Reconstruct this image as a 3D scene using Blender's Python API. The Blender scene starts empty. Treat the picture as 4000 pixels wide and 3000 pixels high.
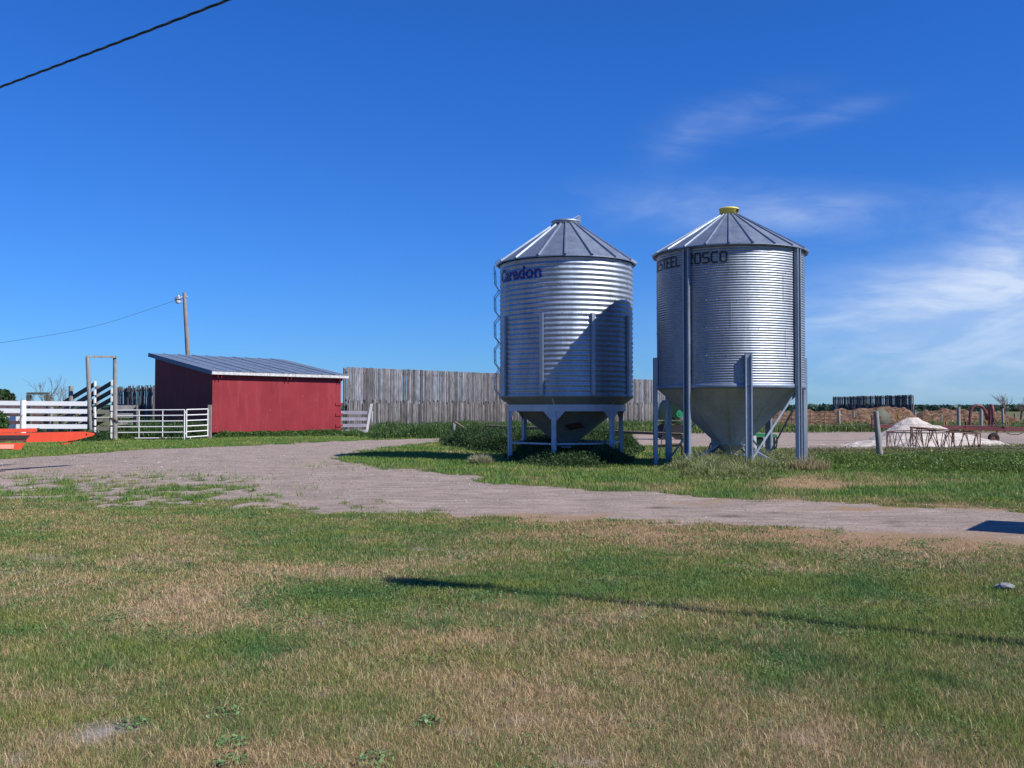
import bpy, bmesh, math, random
import numpy as np
from mathutils import Vector, Matrix
random.seed(7); RNG = np.random.default_rng(7)
S = bpy.context.scene; COL = S.collection
R_ = math.radians; PI = math.pi
F = 3840.0; H = 1.6; PITCH = math.atan(100/3840)
CP, SP = math.cos(PITCH), math.sin(PITCH)
def ray(px, py):
    a = (px-2000)/F; b = (1500-py)/F
    return Vector((a, CP - b*SP, SP + b*CP))
def at(px, py, Y):                      # point of the place seen at px,py, Y metres ahead
    r = ray(px, py); return Vector((r.x*Y/r.y, Y, H + r.z*Y/r.y))
def gp(px, py):                         # point of the flat ground seen at px,py
    r = ray(px, py); t = -H/r.z; return Vector((r.x*t, r.y*t, 0))
def gx(px, Y, z=0.0): return Vector((ray(px, 1600).x/ray(px, 1600).y*Y, Y, z))
AZ, EL = R_(60.5), R_(43.3)
SUN = Vector((math.sin(AZ)*math.cos(EL), -math.cos(AZ)*math.cos(EL), math.sin(EL)))

# ---------------------------------------------------------------- noise
_G = np.random.default_rng(3).random((256, 256))
def vn(x, y, s=0):
    x = np.asarray(x, float)+s*17.3; y = np.asarray(y, float)+s*9.1
    xi = np.floor(x).astype(int); yi = np.floor(y).astype(int); fx = x-xi; fy = y-yi
    fx = fx*fx*(3-2*fx); fy = fy*fy*(3-2*fy)
    a = _G[xi & 255, yi & 255]; b = _G[(xi+1) & 255, yi & 255]; c = _G[xi & 255, (yi+1) & 255]; d = _G[(xi+1) & 255, (yi+1) & 255]
    return (a*(1-fx)+b*fx)*(1-fy)+(c*(1-fx)+d*fx)*fy
def fbm(x, y, o=4, s=0):
    v = 0; a = .5; t = 0
    for i in range(o):
        v = v+a*vn(x*2**i, y*2**i, s+i*3); t += a; a *= .5
    return v/t
def sstep(a, b, x):
    t = np.clip((x-a)/(b-a), 0, 1); return t*t*(3-2*t)

# ---------------------------------------------------------------- objects
def chain_loc(o):
    v = Vector((0, 0, 0))
    while o: v += o.location; o = o.parent
    return v
def tag(o, label=None, cat=None, group=None, kind=None):
    if label: o['label'] = label
    if cat: o['category'] = cat
    if group: o['group'] = group
    if kind: o['kind'] = kind
    return o
def thing(name, label, cat, loc, group=None):
    o = bpy.data.objects.new(name, None); COL.objects.link(o); o.location = loc; o.empty_display_size = .2
    return tag(o, label, cat, group)
class MB:
    def __init__(s): s.v = []; s.f = []; s.sm = []
    def add(s, vs, fs, smooth=False):
        n = len(s.v); s.v += [tuple(v) for v in vs]; s.f += [tuple(i+n for i in f) for f in fs]; s.sm += [smooth]*len(fs)
    def box(s, c, size, rz=0, M=None):
        x, y, z = [q/2 for q in size]; vs = [Vector((a*x, b*y, d*z)) for d in (-1, 1) for a, b in ((-1, -1), (1, -1), (1, 1), (-1, 1))]
        if M is None: M = Matrix.Rotation(rz, 3, 'Z')
        s.add([M@v+Vector(c) for v in vs], [(3, 2, 1, 0), (4, 5, 6, 7), (0, 1, 5, 4), (1, 2, 6, 5), (2, 3, 7, 6), (3, 0, 4, 7)])
    def bar(s, p, q, w, h, up=(0, 0, 1)):      # w across, h along 'up'
        p = Vector(p); q = Vector(q); d = (q-p); L = d.length; d.normalize(); u = Vector(up)
        x = d.cross(u)
        if x.length < 1e-4: x = d.cross(Vector((0, 1, 0)))
        x.normalize(); u = x.cross(d).normalized()
        M = Matrix((x, d, u)).transposed(); s.box((p+q)/2, (w, L, h), M=M)
    def tube(s, pts, r, seg=8, caps=True, smooth=True):
        pts = [Vector(p) for p in pts]; n = len(pts); rs = r if isinstance(r, (list, tuple)) else [r]*n
        vs = []; ref = None
        for i, p in enumerate(pts):
            t = (pts[min(i+1, n-1)]-pts[max(i-1, 0)]).normalized()
            if ref is None: ref = Vector((0, 0, 1)) if abs(t.z) < .9 else Vector((1, 0, 0))
            a = t.cross(ref).normalized(); b = a.cross(t).normalized(); ref = b
            vs += [p+(a*math.cos(2*PI*k/seg)+b*math.sin(2*PI*k/seg))*rs[i] for k in range(seg)]
        fs = [(i*seg+k, i*seg+(k+1) % seg, (i+1)*seg+(k+1) % seg, (i+1)*seg+k) for i in range(n-1) for k in range(seg)]
        s.add(vs, fs, smooth)
        if caps: s.add(vs[:seg], [tuple(range(seg))][::-1]); s.add(vs[-seg:], [tuple(range(seg))])
    def lathe(s, prof, c, seg=48, smooth=True, a0=0, a1=2*PI):
        full = abs(a1-a0-2*PI) < 1e-6; n = seg if full else seg+1; c = Vector(c); vs = []
        for r, z in prof:
            for k in range(n):
                a = a0+(a1-a0)*k/seg; vs.append(c+Vector((r*math.sin(a), -r*math.cos(a), z)))
        fs = []
        for i in range(len(prof)-1):
            for k in range(seg):
                k2 = (k+1) % n if full else k+1; fs.append((i*n+k, i*n+k2, (i+1)*n+k2, (i+1)*n+k))
        s.add(vs, fs, smooth)
    def prism(s, poly, off):                   # polygon points extruded by vector off
        n = len(poly); off = Vector(off); vs = [Vector(p) for p in poly]; vs = vs+[v+off for v in vs]
        s.add(vs, [tuple(range(n))[::-1], tuple(range(n, 2*n))]+[(i, (i+1) % n, n+(i+1) % n, n+i) for i in range(n)])
    def build(s, name, mat, parent=None, loc=None):
        o0 = chain_loc(parent) if parent else Vector(loc or (0, 0, 0))
        me = bpy.data.meshes.new(name); me.from_pydata([Vector(v)-o0 for v in s.v], [], s.f); me.materials.append(mat)
        me.polygons.foreach_set('use_smooth', s.sm); me.update()
        bm = bmesh.new(); bm.from_mesh(me); bmesh.ops.recalc_face_normals(bm, faces=bm.faces); bm.to_mesh(me); bm.free()
        o = bpy.data.objects.new(name, me); COL.objects.link(o)
        if parent: o.parent = parent
        else: o.location = o0
        return o
def npmesh(name, V, Fq, mat, cols=None, attrs=None, smooth=False, parent=None, loc=(0, 0, 0)):
    me = bpy.data.meshes.new(name); nv = len(V); k = Fq.shape[1]; nf = len(Fq)
    me.vertices.add(nv); me.vertices.foreach_set('co', (np.asarray(V)-np.asarray(loc)).astype(np.float32).ravel())
    me.loops.add(nf*k); me.loops.foreach_set('vertex_index', Fq.astype(np.int32).ravel())
    me.polygons.add(nf); me.polygons.foreach_set('loop_start', np.arange(0, nf*k, k, dtype=np.int32))
    try: me.polygons.foreach_set('loop_total', np.full(nf, k, dtype=np.int32))
    except Exception: pass
    if cols is not None:
        a = me.attributes.new('Col', 'FLOAT_COLOR', 'POINT'); c4 = np.ones((nv, 4), np.float32); c4[:, :3] = cols; a.data.foreach_set('color', c4.ravel())
    for n, v in (attrs or {}).items():
        a = me.attributes.new(n, 'FLOAT', 'POINT'); a.data.foreach_set('value', np.asarray(v, np.float32).ravel())
    me.update(calc_edges=True); me.validate()
    if smooth: me.polygons.foreach_set('use_smooth', [True]*len(me.polygons))
    me.materials.append(mat)
    o = bpy.data.objects.new(name, me); COL.objects.link(o); o.location = loc
    if parent: o.parent = parent
    return o

# ---------------------------------------------------------------- materials
class NT:
    def __init__(s, name):
        s.m = bpy.data.materials.new(name); s.m.use_nodes = True; s.t = s.m.node_tree; s.b = s.t.nodes['Principled BSDF']
    def n(s, ty, **kw):
        x = s.t.nodes.new(ty)
        for k, v in kw.items(): setattr(x, k, v)
        return x
    def l(s, a, b): s.t.links.new(a, b)
    def coord(s, scale=(1, 1, 1), kind='Object'):
        tc = s.n('ShaderNodeTexCoord'); mp = s.n('ShaderNodeMapping'); mp.inputs['Scale'].default_value = scale
        s.l(tc.outputs[kind], mp.inputs[0]); return mp.outputs[0]
    def noise(s, sc, det=4, vec=None, rough=.6):
        x = s.n('ShaderNodeTexNoise'); x.inputs['Scale'].default_value = sc; x.inputs['Detail'].default_value = det; x.inputs['Roughness'].default_value = rough
        if vec is not None: s.l(vec, x.inputs['Vector'])
        return x.outputs['Fac']
    def ramp(s, fac, stops):
        r = s.n('ShaderNodeValToRGB'); e = r.color_ramp.elements
        while len(e) < len(stops): e.new(.5)
        for q, (p, c) in zip(e, stops): q.position = p; q.color = (c, c, c, 1) if isinstance(c, (int, float)) else (*c, 1)
        s.l(fac, r.inputs[0]); return r.outputs[0]
    def mix(s, fac, a, b, mode='MIX'):
        x = s.n('ShaderNodeMix', data_type='RGBA', blend_type=mode)
        for sock, v in ((x.inputs[0], fac), (x.inputs[6], a), (x.inputs[7], b)):
            if hasattr(v, 'is_linked') or hasattr(v, 'links'): s.l(v, sock)
            elif isinstance(v, (int, float)): sock.default_value = v
            else: sock.default_value = (*v, 1)
        return x.outputs[2]
    def math(s, op, a, b=0.0, c=None, clamp=False):
        x = s.n('ShaderNodeMath', operation=op); x.use_clamp = clamp
        for i, v in enumerate((a, b, c)):
            if v is None: continue
            if isinstance(v, (int, float)): x.inputs[i].default_value = v
            else: s.l(v, x.inputs[i])
        return x.outputs[0]
    def bump(s, h, st=.3, dist=.02):
        x = s.n('ShaderNodeBump'); x.inputs['Strength'].default_value = st; x.inputs['Distance'].default_value = dist
        s.l(h, x.inputs['Height']); s.l(x.outputs[0], s.b.inputs['Normal'])
    def fin(s, col=None, rough=.6, metal=0, spec=.5):
        if col is not None:
            if isinstance(col, tuple): s.b.inputs['Base Color'].default_value = (*col, 1)
            else: s.l(col, s.b.inputs['Base Color'])
        if isinstance(rough, (int, float)): s.b.inputs['Roughness'].default_value = rough
        else: s.l(rough, s.b.inputs['Roughness'])
        s.b.inputs['Metallic'].default_value = metal; s.b.inputs['Specular IOR Level'].default_value = spec
        return s.m
def simple(name, c, rough=.6, metal=0, var=.15, sc=6, isl=False, stretch=(1, 1, 1), c2=None, spec=.4, bump=0):
    t = NT(name); v = t.coord(stretch); f = t.noise(sc, 5, v)
    lo = tuple(q*(1-var) for q in c); hi = c2 if c2 else tuple(min(1, q*(1+var)) for q in c)
    col = t.ramp(f, [(.3, lo), (.7, hi)])
    if isl:
        g = t.n('ShaderNodeNewGeometry'); k = t.ramp(g.outputs['Random Per Island'], [(0, .55), (1, 1.3)]); col = t.mix(1.0, col, k, 'MULTIPLY')
    if bump: t.bump(f, bump, .01)
    return t.fin(col, rough, metal, spec)
def galv(name, base=(.50, .52, .55), rough=.36, metal=.9, streak=(1, 1, .25), dark=.75):
    t = NT(name); v = t.coord(streak); vo = t.n('ShaderNodeTexVoronoi'); vo.inputs['Scale'].default_value = 26; t.l(t.coord(), vo.inputs['Vector'])
    sp = t.ramp(vo.outputs['Color'], [(0, .86), (1, 1.1)]); f = t.noise(1.6, 6, v)
    col = t.mix(1.0, t.ramp(f, [(.3, tuple(q*dark for q in base)), (.65, base)]), sp, 'MULTIPLY')
    r = t.ramp(t.noise(3, 4, v), [(.3, rough*.85), (.7, rough*1.2)])
    return t.fin(col, r, metal, .5)
M = {}
M['galv'] = galv('galvanised_bin_sheet', (.42, .48, .565), .52, .86, dark=.64)
M['galv2'] = galv('weathered_galvanised_sheet', (.36, .40, .465), .53, .84)
M['galvroof'] = galv('galvanised_roof_sheet', (.235, .28, .36), .55, .7, (1, 1, 1), .9)
M['cone1'] = galv('dull_hopper_steel', (.27, .28, .26), .62, .45)
M['cone2'] = galv('grey_hopper_steel', (.50, .49, .46), .6, .42)
M['steel'] = galv('galvanised_leg_steel', (.38, .43, .50), .5, .75)
M['paintgrey'] = simple('pale_grey_paint', (.42, .45, .52), .5, 0, .12, 4)
M['dark'] = simple('dark_rubber', (.02, .02, .022), .8)
M['yellow'] = simple('yellow_paint', (.78, .62, .10), .45, 0, .12, 5)
M['rust'] = simple('rusty_steel', (.14, .065, .045), .8, .2, .35, 8)
M['redimp'] = simple('faded_red_paint', (.15, .04, .045), .55, 0, .25, 3)
M['darkred'] = simple('dark_rust_plate', (.09, .05, .045), .7)
M['orange'] = simple('orange_red_paint', (.56, .06, .026), .5, 0, .10, 2.5)
M['fadedorange'] = simple('sun_faded_orange_paint', (.62, .27, .20), .6, 0, .1, 3)
M['green'] = simple('green_paint', (.02, .24, .09), .45, 0, .15, 4)
M['darkgreen'] = simple('dark_green_paint', (.005, .028, .014), .5, 0, .2, 4)
M['white'] = simple('white_board_paint', (.80, .80, .80), .55, 0, .05, 5, stretch=(1, 1, 3))
M['whitepipe'] = simple('white_gate_paint', (.74, .73, .70), .5, 0, .1, 9, c2=(.8, .8, .8))
M['whitewood'] = simple('chipped_white_wood', (.55, .56, .58), .7, 0, .3, 6, c2=(.85, .85, .85), stretch=(1, 1, .3))
M['blue'] = simple('blue_lettering', (.015, .025, .22), .45)
M['black'] = simple('black_lettering', (.02, .022, .03), .5)
M['glass'] = simple('frosted_lamp_bowl', (.7, .7, .7), .3)
M['wire'] = simple('dark_cable', (.03, .045, .04), .6)
M['wireg'] = simple('thin_fence_wire', (.2, .2, .2), .5, .6)
M['stone'] = simple('pale_fieldstone', (.20, .21, .225), .85, 0, .35, 14, bump=.5)
def wood(name, c, c2, sc=3, isl=True, spec=.2):
    t = NT(name); f = t.noise(sc, 6, t.coord((6, 6, .5))); col = t.ramp(f, [(.3, c), (.7, c2)])
    k2 = t.ramp(t.noise(2.2, 4, t.coord((1, 1, 1))), [(.3, .75), (.6, 1.05)]); col = t.mix(1.0, col, k2, 'MULTIPLY')
    if isl:
        g = t.n('ShaderNodeNewGeometry'); k = t.ramp(g.outputs['Random Per Island'], [(0, (.45, .43, .42)), (.5, (1, .98, .95)), (1, (1.5, 1.56, 1.65))]); col = t.mix(1.0, col, k, 'MULTIPLY')
    t.bump(f, .4, .01); return t.fin(col, .8, 0, spec)
M['slab'] = wood('weathered_grey_slabs', (.045, .044, .05), (.20, .195, .21))
M['slablow'] = wood('weathered_brown_grey_slabs', (.04, .038, .04), (.18, .17, .172))
M['slabshade'] = wood('shade_toned_weathered_slabs', (.05, .046, .044), (.12, .112, .105))  # darker slab copy: shade of fences facing away from the sun, put into colour
M['wood'] = wood('grey_post_wood', (.17, .165, .16), (.345, .335, .32), isl=False)
M['wooddark'] = wood('dark_plank_wood', (.06, .065, .055), (.14, .14, .12))
M['woodbrown'] = wood('brown_plank_wood', (.09, .055, .055), (.17, .11, .11))
M['woodpanel'] = wood('grey_plank_wood', (.24, .23, .23), (.42, .41, .41))
M['woodpurple'] = wood('grey_purple_planks', (.15, .14, .19), (.27, .25, .31))
M['log'] = simple('peeled_log', (.24, .17, .11), .8, 0, .3, 7)
M['deadwood'] = simple('dead_branch_bark', (.16, .12, .10), .9, 0, .3, 5)
M['polewood'] = wood('utility_pole_wood', (.19, .165, .15), (.34, .30, .27), isl=False)
def redboard():
    t = NT('red_barn_paint'); v = t.coord(); f = t.noise(.55, 5, v)
    col = t.ramp(f, [(.3, (.195, .015, .023)), (.7, (.25, .026, .034))])
    st = t.ramp(t.noise(2.0, 6, t.coord((1.4, 1.4, .22)), .7), [(.50, 0.0), (.75, .38)]); col = t.mix(st, col, (.36, .075, .085))
    sp = t.ramp(t.noise(11, 2, v), [(.755, 0.0), (.775, .8)]); col = t.mix(sp, col, (.75, .62, .6))
    sp2 = t.ramp(t.noise(6, 3, t.coord((1, 1, .8))), [(.22, .5), (.3, 0.0)]); col = t.mix(sp2, col, (.2, .02, .03))
    t.bump(t.noise(60, 3, v), .15, .004); return t.fin(col, .62, 0, .3)
M['red'] = redboard()
def shedroof():
    t = NT('grey_roof_sheet'); f = t.noise(2.0, 5, t.coord((1, 1, 1)))
    return t.fin(t.ramp(f, [(.3, (.24, .305, .375)), (.7, (.33, .40, .475))]), .5, .55, .5)
M['shedroof'] = shedroof()
M['fascia'] = simple('peeling_white_fascia', (.36, .36, .37), .7, 0, .2, 8, c2=(.68, .68, .68), stretch=(1, 1, 1))
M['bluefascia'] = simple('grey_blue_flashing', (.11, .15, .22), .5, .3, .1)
def blades_mat(name, trans=.25, rough=.55):
    t = NT(name); a = t.n('ShaderNodeAttribute', attribute_name='Col'); g = t.n('ShaderNodeNewGeometry')
    k = t.ramp(g.outputs['Random Per Island'], [(0, .72), (1, 1.3)]); col = t.mix(1.0, a.outputs['Color'], k, 'MULTIPLY')
    t.fin(col, rough, 0, .25); tr = t.n('ShaderNodeBsdfTranslucent'); t.l(col, tr.inputs[0]); mx = t.n('ShaderNodeMixShader'); mx.inputs[0].default_value = trans
    out = t.t.nodes['Material Output']; t.l(t.b.outputs[0], mx.inputs[1]); t.l(tr.outputs[0], mx.inputs[2]); t.l(mx.outputs[0], out.inputs[0]); return t.m
M['blade'] = blades_mat('grass_blades'); M['leaf'] = blades_mat('leaf_foliage', .3, .5)

# ---------------------------------------------------------------- ground regions (ground coordinates)
def gpoly(pts): return np.array([(gp(*p).x, gp(*p).y) for p in pts])
def sdist(P, X, Y):                      # + inside
    d = np.full(X.shape, 1e9); ins = np.zeros(X.shape, bool); n = len(P)
    for i in range(n):
        ax, ay = P[i]; bx, by = P[(i+1) % n]; ex, ey = bx-ax, by-ay
        t = np.clip(((X-ax)*ex+(Y-ay)*ey)/(ex*ex+ey*ey+1e-12), 0, 1)
        d = np.minimum(d, np.hypot(X-ax-t*ex, Y-ay-t*ey))
        c = ((ay > Y) != (by > Y)) & (X < (bx-ax)*(Y-ay)/(by-ay+1e-12)+ax); ins ^= c
    return np.where(ins, d, -d)
ROAD = gpoly([(-1500, 1850), (-400, 1818), (0, 1797), (300, 1776), (500, 1760), (700, 1751), (1000, 1741), (1300, 1724), (1500, 1718), (1720, 1712), (1722, 1728), (1600, 1739), (1517, 1748), (1400, 1762), (1330, 1776),
              (1338, 1796), (1408, 1817), (1517, 1828), (1625, 1838), (1800, 1856), (2000, 1893), (2300, 1912), (2700, 1936), (3000, 1951), (3400, 1972), (3700, 1988), (4000, 2001), (5500, 2070),
              (5500, 2290), (4000, 2130), (3356, 2085), (2904, 2056), (2542, 2040), (2000, 2016), (1673, 2001), (1203, 2012), (1130, 1992), (750, 1990), (542, 1994), (226, 1985), (0, 1945), (-1500, 1990)])
YARD = gpoly([(2380, 1700), (2700, 1692), (3150, 1686), (3500, 1688), (3800, 1690), (4600, 1692), (4600, 1740), (3950, 1738), (3560, 1760), (3150, 1756), (2900, 1748), (2450, 1742)])
def proj(X, Y):
    x = X; y = Y*CP - H*SP; z = -H*CP - Y*SP     # camera space depth and up
    y = np.maximum(y, .3); return 2000+F*x/y, 1500-F*z/y
PAT = [(700, 2380, 650, 110, .26), (900, 2640, 900, 120, .22), (300, 2950, 700, 120, .3), (2250, 2800, 420, 200, .35), (3050, 2850, 480, 160, .25), (2700, 2085, 900, 45, .45), (3500, 2110, 700, 40, .45),
       (500, 2130, 600, 50, .12), (1700, 2520, 300, 120, .25), (300, 2300, 260, 60, .15), (1300, 2950, 500, 100, .3), (3200, 2160, 500, 60, .2), (2000, 2160, 300, 30, .1),
       (1350, 2060, 520, 48, -.55), (2450, 2190, 480, 60, -.6), (2500, 2310, 560, 60, -.55), (3500, 2430, 560, 90, -.5), (1200, 2350, 280, 60, -.75), (1600, 2400, 350, 60, -.35), (3750, 2700, 500, 260, -.3), (1850, 2260, 260, 40, -.4),
       (130, 2490, 170, 50, -.35), (2500, 2500, 450, 60, -.3), (1000, 2500, 160, 40, -.35), (3300, 2280, 600, 60, -.2), (1500, 2790, 280, 60, -.2), (2900, 2620, 350, 60, -.15), (900, 2560, 200, 30, -.3),
       (3170, 1893, 230, 28, .95), (3450, 1880, 220, 14, .4), (3050, 1940, 260, 14, .35), (3450, 1920, 230, 20, -.4), (3850, 1900, 300, 30, -.35), (2450, 1900, 500, 14, .22), (2200, 1850, 400, 10, -.1)]
BARE = [(150, 2190, 230, 22, .8), (440, 2850, 340, 50, 1.0), (1190, 2270, 120, 14, .5), (120, 2950, 200, 40, .7), (2180, 2960, 90, 40, .6), (80, 2240, 120, 14, .5), (850, 2680, 60, 12, .5), (1590, 2145, 60, 10, .6), (520, 2100, 220, 20, .3)]
def gmask(PX, PY, L): return sum(a*np.exp(-((PX-x)/rx)**2-((PY-y)/ry)**2) for x, y, rx, ry, a in L)
def ground_z(X, Y):
    return np.where((Y > 2) & (Y < 60), .05*(fbm(X*.7, Y*.7, 4, 5)-.5)*sstep(2, 4, Y)*(1-sstep(30, 60, Y)), 0)
def fields(X, Y):
    wx = (fbm(X*1.3, Y*1.3, 4, 11)-.5); wy = (fbm(X*1.3, Y*1.3, 4, 23)-.5)
    PX, PY = proj(X+wx*.9, Y+wy*.9*np.clip(Y/8, .6, 3)); PX0, PY0 = proj(X, Y)
    n1 = fbm(X*.9, Y*.9, 5, 31)-.5; n2 = fbm(X*4, Y*4, 3, 47)-.5
    sr = sdist(ROAD, X, Y); sy = sdist(YARD, X, Y)
    g = np.maximum(sstep(-.35, .35, sr+n1*1.6+n2*.7), sstep(-.6, .6, sy+n1*2))
    # weeds creeping over the gravel on the left
    left = np.exp(-((PX0-380)/720)**2-((PY0-1935)/75)**2)
    g = g*(1-np.clip(sstep(.50, .62, fbm(X*3.6, Y*2.4, 4, 71)+.15*left-.062)*np.clip(left*1.7, 0, 1), 0, 1))
    rim = np.exp(-(np.abs(sr)/1.6)**2)*(Y < 30); g = g*(1-.9*sstep(.66, .74, fbm(X*3.1, Y*2.3, 3, 83)+.09*rim)*np.clip(rim+.25*(Y < 34), 0, 1)*(1-.85*sstep(1000, 1700, PX0)))
    dry = np.clip(.42+gmask(PX, PY, PAT)*.9+n1*1.25+n2*.55, 0, 1)
    dry = np.where(Y > 17, np.clip(dry-.12, 0, 1), dry)
    n3 = fbm(X*11, Y*11, 3, 53)-.5; bare = np.clip(gmask(PX, PY, BARE)*1.15+(n1+n2)*.7+n3*1.5-.30, 0, 1)
    stA = [(3050, 2085, 700, 22, .95), (3700, 2125, 600, 30, 1.), (2350, 2030, 500, 12, .7), (2100, 2012, 300, 10, .6), (3500, 1985, 600, 9, .8), (2950, 1950, 350, 8, .6), (3160, 1893, 200, 24, 1.), (2750, 1960, 300, 7, .5)]
    straw = np.clip(gmask(PX, PY, stA)*1.25+n1*.8+n2*.5-.1, 0, 1)*(Y < 30)
    wet = np.clip(gmask(PX0, PY0, [(2570, 1984, 45, 5, 1.3), (2850, 2018, 70, 5, 1.3), (3020, 2001, 45, 4, 1.), (3490, 2038, 60, 5, 1.), (3510, 2057, 45, 5, .9)])+n2*.5-.2, 0, 1)
    return g, dry, bare, straw, wet
def geo(a, b, n): return list(np.geomspace(a, b, n))
ys = np.array([-400, -150, -60, -25, -10, -4, 0, 2]+list(np.arange(3, 17.5, .10))+list(np.arange(17.5, 50, .25))+list(np.arange(50, 100, 1.2))+geo(100, 6000, 24))
xp = list(np.arange(0, 14, .12))+list(np.arange(14, 48, .4))+geo(48, 5000, 24)
xs = np.array([-q for q in xp[:0:-1]]+xp)
GX, GY = np.meshgrid(xs, ys); fx, fy = GX.ravel(), GY.ravel()
g_, d_, b_, s_, w_ = fields(fx, fy)
gz_ = ground_z(fx, fy); V = np.stack([fx, fy, gz_], 1); nx = len(xs)
ii, jj = np.meshgrid(np.arange(len(ys)-1), np.arange(nx-1), indexing='ij'); a0 = (ii*nx+jj).ravel()
Fq = np.stack([a0, a0+1, a0+nx+1, a0+nx], 1)
def ground_mat():
    t = NT('ground_grass_and_gravel'); v = t.coord()
    def A(n): return t.n('ShaderNodeAttribute', attribute_name=n).outputs['Fac']
    nf = t.noise(38, 5, v, .7); nm = t.noise(6, 5, v); nl = t.noise(.8, 4, v); nff = t.noise(140, 3, v, .7)
    green = t.ramp(nm, [(.3, (.055, .085, .026)), (.7, (.10, .125, .04))]); dryc = t.ramp(nf, [(.3, (.13, .095, .05)), (.7, (.30, .22, .12))])
    dm = t.math('ADD', A('dry'), t.math('MULTIPLY', t.math('SUBTRACT', nf, .5), .9), clamp=True)
    lawn = t.mix(dm, green, dryc)
    bc = t.ramp(nf, [(.3, (.22, .19, .175)), (.7, (.36, .325, .31))]); lawn = t.mix(t.math('MULTIPLY', A('bare'), .9, clamp=True), lawn, bc)
    gr = t.ramp(nff, [(.3, (.20, .155, .13)), (.5, (.33, .268, .235)), (.7, (.49, .415, .375))])
    gr = t.mix(1.0, gr, t.ramp(nl, [(.3, .80), (.7, 1.08)]), 'MULTIPLY'); gr = t.mix(1.0, gr, t.ramp(t.noise(3.0, 6, t.coord((.6, 1.3, 1)), .7), [(.32, (.70, .66, .60)), (.58, (1.05, 1.03, 1.0))]), 'MULTIPLY')
    tv = t.coord((.35, 2.2, 1)); tr = t.ramp(t.noise(1.3, 6, tv, .7), [(.35, .84), (.6, 1.07)]); gr = t.mix(1.0, gr, tr, 'MULTIPLY'); gr = t.mix(1.0, gr, t.ramp(t.noise(16, 5, v, .75), [(.33, .72), (.66, 1.28)]), 'MULTIPLY')
    vo = t.n('ShaderNodeTexVoronoi'); vo.inputs['Scale'].default_value = 17; t.l(v, vo.inputs['Vector'])
    pb = t.math('MULTIPLY', t.math('LESS_THAN', vo.outputs['Distance'], .2), t.math('GREATER_THAN', nm, .5)); gr = t.mix(t.math('MULTIPLY', pb, .35), gr, (.52, .49, .48))
    gm = t.ramp(t.math('ADD', A('gravel'), t.math('MULTIPLY', t.math('SUBTRACT', nf, .5), .8)), [(.42, 0.0), (.58, 1.0)])
    col = t.mix(gm, lawn, gr)
    st = t.ramp(t.noise(50, 4, t.coord((1, 1.6, 1)), .7), [(.3, (.20, .125, .07)), (.7, (.40, .27, .155))])
    sm = t.ramp(t.math('ADD', A('straw'), t.math('MULTIPLY', t.math('SUBTRACT', nf, .5), 1.1)), [(.4, 0.0), (.75, .85)]); col = t.mix(sm, col, st)
    col = t.mix(t.math('MULTIPLY', A('wet'), .75, clamp=True), col, (.075, .05, .035))
    # distant fields
    t.bump(t.math('ADD', nf, nff), .6, .02); return t.fin(col, .9, 0, .15)
ground = npmesh('ground', V, Fq, ground_mat(), attrs={'gravel': g_, 'dry': d_, 'bare': b_, 'straw': s_, 'wet': w_}, smooth=True)
tag(ground, kind='structure')

# ---------------------------------------------------------------- grass
def blades(name, X, Y, Hh, W, C, Ctip=None, lean=.35, label=None, mat='blade', Z0=None, seg=2, parent=None, flop=None):
    n = len(X); th = RNG.random(n)*2*PI; la = RNG.random(n)*2*PI; ln = lean*Hh*(.3+RNG.random(n))
    if flop is not None: ln = ln*flop
    wx, wy = np.cos(th)*W/2, np.sin(th)*W/2; dx, dy = np.cos(la)*ln, np.sin(la)*ln
    Z = ground_z(X, Y)-.005 if Z0 is None else Z0
    hz = np.sqrt(np.maximum(Hh**2-ln**2*.8, (.25*Hh)**2))
    v0 = np.stack([X-wx, Y-wy, Z], 1); v1 = np.stack([X+wx, Y+wy, Z], 1)
    v2 = np.stack([X-wx*.7+dx*.3, Y-wy*.7+dy*.3, Z+hz*.6], 1); v3 = np.stack([X+wx*.7+dx*.3, Y+wy*.7+dy*.3, Z+hz*.6], 1)
    v4 = np.stack([X+dx-wx*.12, Y+dy-wy*.12, Z+hz], 1); v5 = np.stack([X+dx+wx*.12, Y+dy+wy*.12, Z+hz], 1)
    V = np.stack([v0, v1, v2, v3, v4, v5], 1).reshape(-1, 3); b = np.arange(n)*6
    Fq = np.stack([np.stack([b, b+1, b+3, b+2], 1), np.stack([b+2, b+3, b+5, b+4], 1)], 1).reshape(-1, 4)
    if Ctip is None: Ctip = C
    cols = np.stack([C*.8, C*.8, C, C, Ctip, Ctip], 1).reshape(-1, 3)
    o = npmesh(name, V, Fq, M[mat], cols); return o
def lerp(a, b, t): return np.asarray(a)*(1-t[:, None])+np.asarray(b)*t[:, None]
def lawn_points(n, y0, y1, pw=1.0, xm=.56):
    u = RNG.random(n); Y = (y0**pw+u*(y1**pw-y0**pw))**(1/pw); X = (RNG.random(n)*2-1)*(xm*Y+1.2); return X, Y
def lawncol(X, Y, dry, ndj=.5):
    n = len(X); j = RNG.random(n); k = np.clip(dry+(j-.5)*ndj, 0, 1); k = sstep(.25, .75, k)
    n3 = fbm(X*2.1, Y*2.1, 3, 91); gA = lerp((.075, .125, .028), (.055, .115, .045), n3); gA = lerp((.21, .25, .055), (.09, .19, .055), np.clip(n3*1.6-.3, 0, 1))
    D = lerp((.42, .275, .13), (.66, .46, .27), RNG.random(n)); D = np.where((RNG.random(n) < .2)[:, None], np.array([.20, .13, .065]), D)
    return gA*(1-k[:, None])+D*k[:, None], k
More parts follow.
